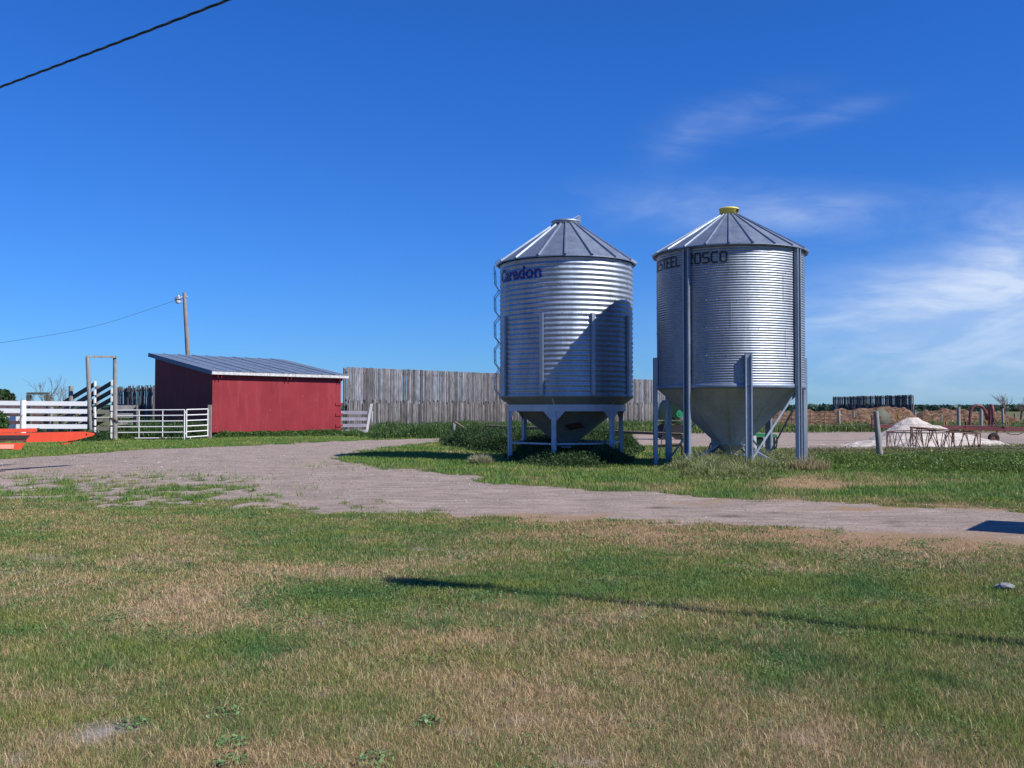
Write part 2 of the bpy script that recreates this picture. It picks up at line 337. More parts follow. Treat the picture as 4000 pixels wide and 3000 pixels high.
def make_lawn():
    # near lawn: y 3.8..18
    N = 1750000; X, Y = lawn_points(N, 3.6, 17.5, .55, .68)
    g, dry, bare, straw, wet = fields(X, Y)
    dens = np.clip(1-g*1.15, 0, 1)*np.clip(1-bare*1.1, .04, 1)*(1-.75*straw)*(.55+.45*(1-dry))*(.5+.9*fbm(X*5, Y*5, 2, 61))
    keep = RNG.random(N) < dens*1.15; X, Y, dry = X[keep], Y[keep], dry[keep]; n = len(X)
    C, k = lawncol(X, Y, dry+.35*(fbm(X*9, Y*9, 2, 19)-.5), .85); hh = (.018+.036*RNG.random(n)**1.5)*(1.05-.2*k)*(.65+.8*fbm(X*1.7, Y*1.7, 3, 77))
    W = (.0022+.0018*RNG.random(n))*np.clip(Y/6, .8, 2.6); fl = np.where(RNG.random(n) < .45, 2.1, 1.0)
    
    m_ = 100000; x2, y2 = lawn_points(m_, 3.9, 11, .6); g2, d2_, b2, s2, w2 = fields(x2, y2); kk = (RNG.random(m_) < np.clip(d2_*1.2-.15, 0, 1)*(1-g2)); x2, y2 = x2[kk], y2[kk]; q2 = len(x2)
    X = np.append(X, x2); Y = np.append(Y, y2); hh = np.append(hh, .035+.055*RNG.random(q2)); W = np.append(W, np.full(q2, .0022)*np.clip(y2/6, .8, 2)); fl = np.append(fl, np.full(q2, 2.3)); C = np.concatenate([C, lerp((.55, .42, .25), (.75, .6, .4), RNG.random(q2))])
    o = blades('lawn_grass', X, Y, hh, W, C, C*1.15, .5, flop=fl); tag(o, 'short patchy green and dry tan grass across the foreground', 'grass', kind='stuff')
    # middle lawn
    N = 420000; X, Y = lawn_points(N, 17, 58, .8)
    g, dry, bare, straw, wet = fields(X, Y)
    keep = RNG.random(N) < np.clip(1-g*1.2, 0, 1)*(1-.8*straw)*(.7+.3*(1-dry)); X, Y, dry = X[keep], Y[keep], dry[keep]; n = len(X)
    C, k = lawncol(X, Y, dry-.10, .4); C = C*np.array([.95, 1.08, .85]); hh = (.045+.06*RNG.random(n))*(1-.3*k); W = (.010+.008*RNG.random(n))*np.clip(Y/26, .8, 1.8)
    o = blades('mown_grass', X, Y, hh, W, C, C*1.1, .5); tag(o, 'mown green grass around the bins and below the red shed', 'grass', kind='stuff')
make_lawn()
def inpoly(P, n):
    lo, hi = P.min(0), P.max(0); X = np.zeros(0); Y = np.zeros(0)
    while len(X) < n:
        x = lo[0]+RNG.random(n*2)*(hi[0]-lo[0]); y = lo[1]+RNG.random(n*2)*(hi[1]-lo[1]); k = sdist(P, x, y) > 0; X = np.append(X, x[k]); Y = np.append(Y, y[k])
    return X[:n], Y[:n]
def weeds(name, P, n, h0, h1, w, cA, cB, label, tip=None, tipf=.0, clump=.6, leafs=0, soft=.6, lean=.4, flowers=0, fcol=(.5, .45, .05)):
    X, Y = inpoly(P, n); cl = fbm(X*clump, Y*clump, 4, 13); keep = RNG.random(n) < np.clip((cl-.22)*3, .15, 1)
    X, Y, cl = X[keep], Y[keep], cl[keep]; n = len(X); edge = np.clip(sdist(P, X, Y)/soft, .2, 1)
    pk = fbm(X*3.3, Y*3.3, 2, 57); hh = (h0+(h1-h0)*np.clip(cl*1.7-.35+(pk-.5)*.8, 0, 1.15)*(.35+.75*RNG.random(n)))*edge
    C = lerp(cA, cB, RNG.random(n)*.6+.4*fbm(X*1.2, Y*1.2, 3, 41)); T = C*1.15
    if tip is not None:
        m = (RNG.random(n) < tipf)[:, None]; T = np.where(m, np.array(tip), T)
    Vs = [blades(name, X, Y, hh, w*(.6+.8*RNG.random(n)), C, T, lean)]
    o = Vs[0]
    if leafs:
        X, Y = inpoly(P, leafs); cl = fbm(X*clump, Y*clump, 4, 13); k = RNG.random(leafs) < np.clip((cl-.25)*3, .1, 1); X, Y, cl = X[k], Y[k], cl[k]; n = len(X)
        edge = np.clip(sdist(P, X, Y)/soft, .2, 1); hm = (h0+(h1-h0)*np.clip(cl*1.7-.35, 0, 1))*edge; Z = hm*(RNG.random(n)**.7)*.95
        C = lerp(cA, cB, RNG.random(n)); lw = w*(1.2+2*RNG.random(n))
        if flowers:
            m = (RNG.random(n) < flowers)&(Z > .5*hm); C = np.where(m[:, None], np.array(fcol), C)
        d1 = RNG.normal(size=(n, 3)); d1 /= np.linalg.norm(d1, axis=1)[:, None]; d2 = np.cross(d1, RNG.normal(size=(n, 3))); d2 /= np.linalg.norm(d2, axis=1)[:, None]
        c = np.stack([X, Y, Z], 1); a = d1*lw[:, None]; b = d2*lw[:, None]*.5
        V = np.stack([c-a, c-b, c+a, c+b], 1).reshape(-1, 3); q = np.arange(n)*4; Fq = np.stack([q, q+1, q+2, q+3], 1)
        o2 = npmesh(name, V, Fq, M['leaf'], np.repeat(C, 4, 0))
        bm = bmesh.new(); bm.from_mesh(o.data); bm.from_mesh(o2.data); bm.to_mesh(o.data); bm.free(); bpy.data.objects.remove(o2)
    tag(o, label, 'weeds', kind='stuff'); return o
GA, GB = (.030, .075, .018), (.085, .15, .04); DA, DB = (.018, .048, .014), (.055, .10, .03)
weeds('tall_grass', gpoly([(1440, 1716), (1740, 1712), (2060, 1700), (2600, 1684), (2600, 1672), (2000, 1675), (1420, 1690)]), 60000, .25, .95, .03, GA, GB, 'tall green grass along the foot of the long plank windbreak', leafs=26000, tip=(.22, .22, .12), tipf=.12)
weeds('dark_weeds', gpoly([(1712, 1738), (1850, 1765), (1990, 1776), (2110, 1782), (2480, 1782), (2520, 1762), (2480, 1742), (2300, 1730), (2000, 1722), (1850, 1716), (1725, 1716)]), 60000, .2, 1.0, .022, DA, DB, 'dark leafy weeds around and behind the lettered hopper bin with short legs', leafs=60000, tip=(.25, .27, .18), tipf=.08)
weeds('shaded_weeds', gpoly([(1970, 1790), (2010, 1812), (2170, 1828), (2380, 1828), (2470, 1815), (2480, 1785), (2300, 1770), (2000, 1775)]), 40000, .10, .95, .016, DA, DB, 'dense low weeds growing under the bin with blue lettering', leafs=26000, tip=(.3, .32, .2), tipf=.08, soft=.8)  # dark greens put the shade under the bin into the weed colour
weeds('seeding_grass', gpoly([(2545, 1835), (2600, 1865), (2800, 1876), (3000, 1874), (3120, 1862), (3180, 1835), (3140, 1795), (2900, 1780), (2600, 1790)]), 46000, .05, .60, .014, (.10, .135, .035), (.25, .28, .09), 'seeding foxtail grass around the feet of the tall legged bin', tip=(.62, .58, .38), tipf=.38, leafs=3000, lean=.7, soft=.9)
weeds('green_bank', gpoly([(3120, 1838), (3400, 1846), (4000, 1856), (5000, 1870), (5000, 1785), (4000, 1782), (3500, 1786), (3130, 1786)]), 80000, .06, .30, .014, (.045, .09, .016), (.16, .24, .045), 'bank of bright green weeds along the wire fence at right', leafs=60000, tip=(.42, .42, .26), tipf=.14, flowers=.006, fcol=(.6, .6, .5))
weeds('dry_meadow_grass', gpoly([(2560, 1778), (3100, 1783), (4000, 1785), (4900, 1785), (4900, 1745), (3960, 1742), (3500, 1757), (3000, 1762), (2560, 1752)]), 45000, .06, .24, .014, (.10, .11, .045), (.22, .21, .10), 'pale seeding meadow grass between the gravel pile and the weed bank', leafs=9000, flowers=.12, fcol=(.55, .50, .04), tip=(.36, .33, .2), tipf=.4)
weeds('yard_side_grass', gpoly([(2380, 1698), (3600, 1686), (4600, 1686), (4600, 1660), (2560, 1660), (2400, 1668)]), 60000, .3, .8, .05, (.06, .11, .025), (.16, .20, .06), 'green and yellowish grass strip in front of the brown manure piles', leafs=12000, flowers=.08, fcol=(.4, .38, .08))
weeds('corral_weeds', gpoly([(430, 1716), (730, 1722), (822, 1708), (815, 1694), (600, 1682), (440, 1682)]), 30000, .15, 1.25, .03, GA, GB, 'leafy weeds behind the white pipe gates', leafs=20000)
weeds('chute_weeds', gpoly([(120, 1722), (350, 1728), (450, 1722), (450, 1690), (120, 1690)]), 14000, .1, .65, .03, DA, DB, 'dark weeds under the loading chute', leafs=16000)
weeds('shed_weeds', gpoly([(822, 1712), (1000, 1709), (1340, 1701), (1420, 1712), (1440, 1700), (1345, 1692), (824, 1702)]), 22000, .10, .42, .03, GA, (.10, .18, .04), 'low leafy weeds along the foot of the red shed wall', leafs=16000, soft=.5)
def clump(name, px, py, n, rad, h, w, cA, cB, label, cat, tip=None, tipf=0, lean=.6, group=None):
    p = gp(px, py); a = RNG.random(n)*2*PI; r = rad*np.sqrt(RNG.random(n)); X = p.x+np.cos(a)*r; Y = p.y+np.sin(a)*r; hh = h*(.5+.6*RNG.random(n))*(1-.4*r/rad)
    C = lerp(cA, cB, RNG.random(n)); T = C.copy()
    if tip is not None: T = np.where((RNG.random(n) < tipf)[:, None], np.array(tip), T)
    o = blades(name, X, Y, hh, np.full(n, w), C, T, lean); o.data.transform(Matrix.Translation((-p.x, -p.y, 0))); o.location = (p.x, p.y, 0); tag(o, label, cat, group); return o
clump('straw_clump', 1875, 1812, 1800, .30, .40, .018, (.16, .16, .07), (.36, .34, .20), 'pale bleached grass clump left of the blue lettered bin', 'grass clump', (.55, .52, .38), .6, .9)

for i, (px, py, n, rad, h, lab) in enumerate(((3160, 1838, 900, .55, .5, 'dry tan grass tuft at the right foot of the tall legged bin'), (772, 1712, 700, .55, 1.25, 'tall seeding weeds behind the short pipe gate'), (700, 1713, 500, .6, .95, 'tall weeds behind the right end of the long pipe gate'), (600, 1708, 500, .7, .6, 'low weeds behind the middle of the long pipe gate'), (1385, 1704, 500, .6, .6, 'leafy weeds in front of the plank panel beside the shed'))):
    clump('weed_clump', px, py, n, rad, h, .035 if i else .014, GA if i else (.25, .22, .10), (.11, .20, .05) if i else (.42, .34, .2), lab, 'weeds', (.25, .26, .15) if i else (.5, .42, .28), .15, .5)
# foreground broadleaf plants
def leafplant(x, y, r, h, label, col=(.045, .12, .045)):
    m = MB(); z = float(ground_z(np.array([x]), np.array([y]))[0])
    for i in range(70):
        a = random.random()*2*PI; rr = r*.9*math.sqrt(random.random()); c = Vector((x+rr*math.cos(a), y+rr*math.sin(a), z+h*(.3+.7*random.random())*(1-.5*rr/r/1.3))); l = random.uniform(.008, .018)
        d = Vector((random.gauss(0, 1), random.gauss(0, 1), random.gauss(0, .4))).normalized(); e = d.cross(Vector((random.gauss(0, .4), random.gauss(0, .4), 1))).normalized(); m.add([c-d*l, c-e*l*.5, c+d*l, c+e*l*.5], [(0, 1, 2, 3)])
    o = m.build('broadleaf_weed', M['weedleaf'], None, (x, y, 0)); tag(o, label, 'weed', 'broadleaf weeds in the lawn'); return o
M['weedleaf'] = simple('weed_leaf', (.10, .19, .06), .5, 0, .3, 20)
for px, py, r, lab in ((1470, 2985, .11, 'broadleaf weed at the lower edge of the lawn'), (520, 2820, .10, 'broadleaf weed beside the grey bare patch at lower left'), (905, 2915, .09, 'broadleaf weed below right of the grey bare patch'),
                   (880, 2795, .11, 'broadleaf weed just right of the grey bare patch'), (430, 2425, .12, 'broadleaf weed in the dry grass at far left middle'), (1670, 2840, .08, 'broadleaf weed in dry grass right of the lower middle'), (910, 2985, .09, 'broadleaf weed low in the dry grass, nearest the lower left corner')):
    p = gp(px, py); leafplant(p.x, p.y, r, .05, lab)

def clover():
    n = 150000; X, Y = lawn_points(n, 4.2, 16, .56); PX, PY = proj(X, Y)
    mk = gmask(PX, PY, [(1200, 2350, 330, 70, 1.), (560, 2240, 260, 30, .5), (180, 2490, 240, 60, .8), (1000, 2500, 260, 60, .6), (800, 2560, 200, 40, .5), (1700, 2330, 400, 60, .5), (3300, 2200, 500, 80, .35), (1500, 2400, 300, 60, .6), (400, 1985, 500, 40, .6), (2600, 2500, 400, 60, .35), (3500, 2350, 400, 60, .4), (500, 2800, 300, 120, .35)])
    f = fbm(X*3.2, Y*3.2, 3, 29); g, dry, bare, straw, wet = fields(X, Y); k = (RNG.random(n) < np.clip((f+.30*mk-.60)*9, 0, 1)) & (g < .6); X, Y = X[k], Y[k]; n = len(X)
    Z = ground_z(X, Y)+.008+.035*RNG.random(n); d1 = RNG.normal(size=(n, 3))*np.array([1, 1, .45]); d1 /= np.linalg.norm(d1, axis=1)[:, None]; d2 = np.cross(d1, RNG.normal(size=(n, 3))*np.array([.4, .4, 1])); d2 /= np.linalg.norm(d2, axis=1)[:, None]
    l = (.0045+.005*RNG.random(n))[:, None]*np.clip(Y/6, .9, 1.9)[:, None]; p = np.stack([X, Y, Z], 1); V = np.stack([p-d1*l, p-d2*l*.6, p+d1*l, p+d2*l*.6], 1).reshape(-1, 3); q = np.arange(n)*4
    o = npmesh('clover', V, np.stack([q, q+1, q+2, q+3], 1), M['leaf'], np.repeat(lerp((.07, .16, .05), (.15, .27, .09), RNG.random(n)), 4, 0)); tag(o, 'small round-leaved weeds growing in patches through the lawn', 'ground cover', kind='stuff')
clover()
# gravel stones lying on the track
def stones():
    n = 15000; X, Y = inpoly(ROAD, n*3); k = (Y < 45) & (np.abs(X) < .56*Y+1); X, Y = X[k][:n], Y[k][:n]; n = len(X)
    r = (.006+.017*RNG.random(n)**5)*np.clip(Y/18, .8, 1.3); Z = ground_z(X, Y)
    base = np.array([(1, 0, 0), (0, 1, 0), (-1, 0, 0), (0, -1, 0), (0, 0, .7), (0, 0, -.3)], float)
    V = base[None]*r[:, None, None]*(.6+.8*RNG.random((n, 6, 1)))+np.stack([X, Y, Z], 1)[:, None, :]
    f = np.array([(0, 1, 4), (1, 2, 4), (2, 3, 4), (3, 0, 4), (1, 0, 5), (2, 1, 5), (3, 2, 5), (0, 3, 5)]); Fq = (f[None]+(np.arange(n)*6)[:, None, None]).reshape(-1, 3)
    c = lerp((.20, .17, .16), (.50, .46, .42), RNG.random(n)**2); o = npmesh('gravel_stones', V.reshape(-1, 3), Fq, M['leafless'], np.repeat(c, 6, 0)); tag(o, 'loose pale pebbles scattered over the gravel track', 'gravel', kind='stuff')
M['leafless'] = blades_mat('pebble_stone', 0, .9)
stones()
def rock(name, px, py, sx, sy, sz, label, seed=1, rz=0.3):
    bm = bmesh.new(); bmesh.ops.create_icosphere(bm, subdivisions=4, radius=1); p = gp(px, py)
    for v in bm.verts:
        c = v.co; k = 1+.75*(float(fbm(np.array([c.x*1.3+seed*5+c.z]), np.array([c.y*1.3-c.z]), 4)[0])-.5)*1.6; v.co = Vector((c.x*sx*k, c.y*sy*k, max(c.z, -.4)*sz*k))
    bmesh.ops.rotate(bm, verts=bm.verts, matrix=Matrix.Rotation(rz, 3, 'Z')); me = bpy.data.meshes.new(name); bm.to_mesh(me); bm.free(); me.materials.append(M['stone'])
    me.polygons.foreach_set('use_smooth', [True]*len(me.polygons)); o = bpy.data.objects.new(name, me); COL.objects.link(o); o.location = (p.x, p.y, .02); tag(o, label, 'stone'); return o
rock('fieldstone', 3925, 2300, .095, .07, .03, 'pale grey stone lying in the grass at right')

# ---------------------------------------------------------------- silos
def pol(c, r, az, z): return Vector((c[0]+r*math.sin(az), c[1]-r*math.cos(az), z))
def corr_wall(c, R, z0, z1, pitch, amp, seg, nper, rings, boltrows, seams):
    nz = int(round((z1-z0)/pitch*nper)); zz = np.linspace(z0, z1, nz+1); aa = np.arange(seg)/seg*2*PI
    ZZ, AA = np.meshgrid(zz, aa, indexing='ij'); rr = R+amp*np.sin((ZZ-z0)/pitch*2*PI)
    ring = np.floor((ZZ-z0)/rings); rr = rr+.010*(fbm(AA*2.2+ring*7, ZZ*.9+ring*3, 3, 5)-.5)+.004*(fbm(AA*9+ring*11, ZZ*1.1, 2, 8)-.5)
    # keep the noise continuous round the seam at the back
    V = np.stack([c[0]+rr*np.sin(AA), c[1]-rr*np.cos(AA), ZZ], -1).reshape(-1, 3); m = MB()
    fs = [(i*seg+k, i*seg+(k+1) % seg, (i+1)*seg+(k+1) % seg, (i+1)*seg+k) for i in range(nz) for k in range(seg)]
    m.add([tuple(v) for v in V], fs, True)
    def bolt(az, z, s=.013):
        p = pol(c, R+amp+.004, az, z); n = Vector((math.sin(az), -math.cos(az), 0)); t = Vector((math.cos(az), math.sin(az), 0)); u = Vector((0, 0, 1))
        m.add([p+t*s, p+u*s, p-t*s, p-u*s, p+n*s*1.1, p-n*s*1.5], [(0, 1, 4), (1, 2, 4), (2, 3, 4), (3, 0, 4), (1, 0, 5), (2, 1, 5), (3, 2, 5), (0, 3, 5)])
    for z in boltrows:
        for k in range(46): bolt(2*PI*k/46+.03, z)
    for az, za, zb in seams:
        z = za
        while z < zb: bolt(az, z, .010); z += pitch
        # lap edge of the sheet
        for q in range(int((zb-za)/pitch*4)):
            zc = za+q*pitch/4; zd = zc+pitch/4
            ra = R+amp*math.sin((zc-z0)/pitch*2*PI)+.008; rb = R+amp*math.sin((zd-z0)/pitch*2*PI)+.008
            m.add([pol(c, ra, az, zc), pol(c, ra, az+.012, zc), pol(c, rb, az+.012, zd), pol(c, rb, az, zd)], [(0, 1, 2, 3)], True)
    return m
def wrap(m2d, c, R, amp, pitch, z0, az0, sx, zb, sh=0):
    """m2d: (verts2d, faces); x along the arc in metres -> azimuth az0 + x/R"""
    vs, fs = m2d; out = []
    for x, y in vs:
        z = zb+y; r = R+amp*math.sin((z-z0)/pitch*2*PI)+.009; out.append(pol(c, r, az0+(x+sh*y)*sx/R, z))
    m = MB(); m.add(out, fs, True); return m
def font_mesh(txt, height, width, step=.02, bold=.0):
    cu = bpy.data.curves.new('lettering_curve', 'FONT'); cu.body = txt; cu.size = 1; cu.offset = bold; cu.resolution_u = 4
    o = bpy.data.objects.new('lettering_curve', cu); COL.objects.link(o); dg = bpy.context.evaluated_depsgraph_get(); dg.update()
    me = bpy.data.meshes.new_from_object(o.evaluated_get(dg)); bpy.data.objects.remove(o)
    bm = bmesh.new(); bm.from_mesh(me); xs_ = [v.co.x for v in bm.verts]; ys_ = [v.co.y for v in bm.verts]; x0, x1 = min(xs_), max(xs_); y1 = max(ys_)
    for v in bm.verts: v.co.x = (v.co.x-x0)/(x1-x0)*width; v.co.y = v.co.y/y1*height
    for k in range(1, int(width/.05)): bmesh.ops.bisect_plane(bm, geom=bm.verts[:]+bm.edges[:]+bm.faces[:], plane_co=(k*.05, 0, 0), plane_no=(1, 0, 0))
    for k in range(-2, int(height/step)+1): bmesh.ops.bisect_plane(bm, geom=bm.verts[:]+bm.edges[:]+bm.faces[:], plane_co=(0, k*step+.003, 0), plane_no=(0, 1, 0))
    bm.verts.index_update(); vs = [(v.co.x, v.co.y) for v in bm.verts]; fs = [tuple(v.index for v in f.verts) for f in bm.faces]; bm.free(); return vs, fs
# stencil letters on a 4 x 6 grid, drawn as strokes
LET = {'W': [((0, 6), (0, .7)), ((.7, 0), (1.6, 0)), ((2, .5), (2, 3.5)), ((2.4, 0), (3.3, 0)), ((4, .7), (4, 6))],
       'E': [((0, 0), (0, 6)), ((.7, 6), (3.8, 6)), ((.7, 3.1), (3.2, 3.1)), ((.7, 0), (3.8, 0))],
       'S': [((3.8, 6), (.8, 6)), ((0, 5.4), (0, 3.7)), ((.7, 3.1), (3.3, 3.1)), ((4, 2.5), (4, .7)), ((3.3, 0), (.2, 0))],
       'T': [((0, 6), (1.5, 6)), ((2.5, 6), (4, 6)), ((2, 6), (2, 0))], 'L': [((0, 6), (0, 0)), ((.7, 0), (3.6, 0))],
       'R': [((0, 0), (0, 6)), ((.7, 6), (3.2, 6)), ((4, 5.4), (4, 3.8)), ((3.3, 3.1), (.7, 3.1)), ((2, 2.6), (4, 0))],
       'O': [((0, .7), (0, 5.3)), ((.7, 6), (3.3, 6)), ((4, 5.3), (4, .7)), ((3.3, 0), (.7, 0))],
       'C': [((0, .7), (0, 5.3)), ((.7, 6), (3.8, 6)), ((3.8, 0), (.7, 0))]}
def stencil(txt, height, width, sw=.05):
    n = len(txt); lw = width/(n-.28); vs = []; fs = []
    for i, ch in enumerate(txt):
        for (x0, y0), (x1, y1) in LET[ch]:
            a = Vector((i*lw+x0/4*lw*.68, y0/6*height)); b = Vector((i*lw+x1/4*lw*.68, y1/6*height)); d = b-a; L = d.length; d /= L; q = Vector((-d.y, d.x)); a = a-d*sw*.4; L += sw*.8
            na = max(1, int(L/.011)); nb = 4; base = len(vs)
            for s in range(na+1):
                for t in range(nb+1):
                    p = a+d*(L*s/na)+q*(sw*(t/nb-.5)); vs.append((p.x, p.y))
            fs += [(base+s*(nb+1)+t, base+(s+1)*(nb+1)+t, base+(s+1)*(nb+1)+t+1, base+s*(nb+1)+t+1) for s in range(na) for t in range(nb)]
    return vs, fs
def bin_roof(T, c, Re, Rc, z0, z1, n, ph, ribw, ribh, mat):
    m = MB()
    for k in range(n):
        a, b = ph+2*PI*k/n, ph+2*PI*(k+1)/n; am = (a+b)/2
        p = [pol(c, Re, a, z0), pol(c, Re*math.cos(PI/n)*1.004, am, z0+.005), pol(c, Re, b, z0), pol(c, Rc, b, z1), pol(c, Rc, a, z1)]
        m.add(p, [(0, 1, 2, 3, 4)])
        q = [pol(c, Re, a, z0), pol(c, Re*math.cos(PI/n)*1.004, am, z0+.005), pol(c, Re, b, z0)]; w = [v-Vector((0, 0, .035)) for v in q]; m.add(q+w, [(0, 1, 4, 3), (1, 2, 5, 4)])
        ins = [pol(c, Re-.09, a, z0-.012), pol(c, Re-.09, b, z0-.012)]; m.add([w[0], w[1], w[2], ins[1], ins[0]], [(0, 1, 2, 3, 4)])
    m.build('roof', mat, T)
    for k in range(n):
        a = ph+2*PI*k/n; r = MB(); u = Vector((math.sin(a), -math.cos(a), 0)); nrm = Vector((u.x*(z1-z0), u.y*(z1-z0), Re-Rc)).normalized()
        p = pol(c, Re+.01, a, z0+.0)+nrm*ribh*.45; q = pol(c, Rc-.01, a, z1)+nrm*ribh*.45; t = (q-p).normalized().cross(nrm); L = []
        for e, s in ((p, ribw), (q, ribw*.8)):
            L += [e-t*s*.5-nrm*ribh*.5, e-t*s*.28+nrm*ribh*.5, e+t*s*.28+nrm*ribh*.5, e+t*s*.5-nrm*ribh*.5]
        r.add(L, [(0, 1, 5, 4), (1, 2, 6, 5), (2, 3, 7, 6), (0, 3, 2, 1), (4, 5, 6, 7), (3, 0, 4, 7)]); r.build('roof_rib', mat, T)

# --- first bin: blue lettering, hexagonal leg frame
c1 = gx(2212, 31.5); v1 = math.atan2(c1.x, c1.y); R1 = 2.12; Z0, Z1 = 2.0, 6.2
B1 = thing('hopper_bin', 'corrugated steel hopper bin with blue lettering, side ladder and short grey legs', 'grain bin', c1, 'grain bins')
def A1(deg): return R_(deg)-v1
P1, AMP1 = .1527, .0125
corr_wall(c1, R1, Z0, Z1, P1, AMP1, 200, 10, .84, [Z0+.84*k for k in (1, 2, 3, 4)], [(A1(-7), 5.36, 6.18), (A1(39), 4.52, 5.36), (A1(17), 3.68, 4.52), (A1(-48), 3.68, 4.52), (A1(-20.5), 2.0, 3.68)]).build('wall', M['galv'], B1)
wrap(font_mesh('Caradon', .38, 1.95, bold=.03), c1, R1, AMP1, P1, Z0, A1(-73), 1, 5.61).build('lettering', M['blue'], B1)
bin_roof(B1, c1, 2.24, .41, 6.235, 7.53, 17, A1(-.8), .085, .05, M['galvroof'])
m = MB(); m.lathe([(.40, 7.50), (.42, 7.56), (.45, 7.60), (.45, 7.655), (.42, 7.67), (.0, 7.69)], (c1.x, c1.y, 0), 40); m.lathe([(.47, 7.62), (.47, 7.645), (.45, 7.645)], (c1.x, c1.y, 0), 40); m.build('lid', M['steel'], B1)
m = MB(); tp = at(2262, 842, c1.y-.1); m.bar(at(2262, 872, c1.y-.1), tp, .11, .03, (0, 1, 0)); m.build('lid_bracket', M['steel'], B1)
m = MB(); m.tube([at(2210, 869, c1.y-.25), tp+Vector((0, 0, .0))], .018, 6); m.build('lid_lever', M['steel'], B1)
m = MB(); m.tube([at(2173, 876, c1.y-.2), at(2167, 862, c1.y-.2)], .018, 6); m.build('lid_latch', M['dark'], B1)
m = MB(); m.lathe([(R1+.004, Z0+.03), (R1+.03, Z0), (R1+.005, Z0-.03), (1.60, 1.56), (.30, .53), (.30, .45)], (c1.x, c1.y, 0), 64); m.build('hopper_cone', M['cone1'], B1)
m = MB(); m.lathe([(.0, .452), (.33, .452), (.33, .425), (0, .425)], (c1.x, c1.y, 0), 24); m.bar(pol(c1, .1, A1(0), .43), pol(c1, .8, A1(0), .43), .3, .03); m.build('slide_gate', M['steel'], B1)
def conept(r): return .53+(r-.30)/(1.60-.30)*(1.56-.53)
m = MB()      # inspection hatch, a tilted square on the cone
az = A1(14); r0 = 1.03; p = pol(c1, r0, az, conept(r0)); down = (pol(c1, .5, az, conept(.5))-p).normalized(); side = Vector((math.cos(az), math.sin(az), 0)); nn = down.cross(side)
nn = nn if nn.z < 0 else -nn; a_ = (down*.9+side*.75).normalized()*.17; b_2 = (side*.9-down*.35).normalized()*.23
m.prism([p-a_-b_2+nn*.01, p-a_+b_2+nn*.01, p+a_+b_2+nn*.01, p+a_-b_2+nn*.01], nn*.025); m.build('inspection_hatch', M['darkred'], B1)
HEX = [A1(-11.5+60*k) for k in range(6)]; RL = 1.86
for k in range(6):
    a, b = HEX[k], HEX[(k+1) % 6]; t = MB(); t.lathe([(RL-.035, 1.55), (RL+.035, 1.55), (RL+.035, 1.755), (RL-.035, 1.755), (RL-.035, 1.55)], (c1.x, c1.y, 0), 14, False, a, a+PI/3); t.build('ring_beam', M['paintgrey'], B1)
    l = MB(); l.box(pol(c1, RL+.01, a, .775), (.135, .11, 1.55), a); l.build('leg', M['paintgrey'], B1)
    g = MB(); u = Vector((math.cos(a), math.sin(a), 0)); o_ = pol(c1, RL+.045, a, 0); n_ = Vector((math.sin(a), -math.cos(a), 0))
    for s in (-1, 1):
        bb = pol(c1, RL, a, 0); f_ = pol(c1, RL, a+s*.19, 0)
        g.prism([bb+u*s*.06+Vector((0, 0, 1.56)), f_+Vector((0, 0, 1.56)), bb+u*s*.06+Vector((0, 0, 1.25))], n_*.015)
    g.build('gusset', M['paintgrey'], B1)
    s = MB(); s.bar(pol(c1, RL-.02, a, 1.755), pol(c1, R1+.0, a, 1.99), .045, .03); s.build('cone_strap', M['paintgrey'], B1)
    h = MB(); h.bar(pol(c1, RL-.03, a, .56), pol(c1, RL-.03, b, .56), .05, .05); h.build('tie_bar', M['paintgrey'], B1)
for d in (-62, -20, 22, 63, 105, 147, 189, -147, -104):
    a = A1(d); m = MB(); zt = 4.50
    m.box(pol(c1, R1+.025, a, (2.03+zt)/2), (.15, .012, zt-2.03), a)
    for s in (-1, 1): m.box(pol(c1, R1+.052, a, (2.03+zt)/2)+Vector((math.cos(a), math.sin(a), 0))*.047*s, (.012, .05, zt-2.03), a)
    m.box(pol(c1, R1+.078, a, (2.03+zt)/2), (.10, .010, zt-2.03), a); m.build('wall_stiffener', M['steel'], B1)
# ladder seen edge-on at the left
az = A1(-93); tdir = Vector((math.cos(az), math.sin(az), 0)); period = .845
Lrails = []
for s in (-1, 1):
    pts = []; z = 2.02
    o_ = tdir*.2*s
    pts.append(pol(c1, R1+.02, az, 2.05)+o_)
    z = 2.05
    while z < 5.3:
        pts += [pol(c1, R1+.175, az, z+.19)+o_, pol(c1, R1+.185, az, z+.655)+o_, pol(c1, R1+.025, az, z+period)+o_]; z += period
    z = pts[-1].z
    pts += [pol(c1, R1+.17, az, z+.2)+o_, pol(c1, R1+.19, az, z+.72)+o_, pol(c1, R1+.13, az, z+.92)+o_, pol(c1, R1+.0, az, z+1.03)+o_, pol(c1, R1-.1, az, z+1.0)+o_, pol(c1, R1-.13, az, z+.89)+o_]
    Lrails.append(pts); m = MB(); m.tube(pts, .016, 6); m.build('ladder_rail', M['steel'], B1)
zz = 2.35
while zz < 6.2:
    m = MB()
    z2 = (zz-2.05) % period; r = R1+.175 if .15 < z2 < .68 else R1+.09
    m.tube([pol(c1, r, az, zz)-tdir*.2, pol(c1, r, az, zz)+tdir*.2], .011, 5); m.build('ladder_rung', M['steel'], B1); zz += .28

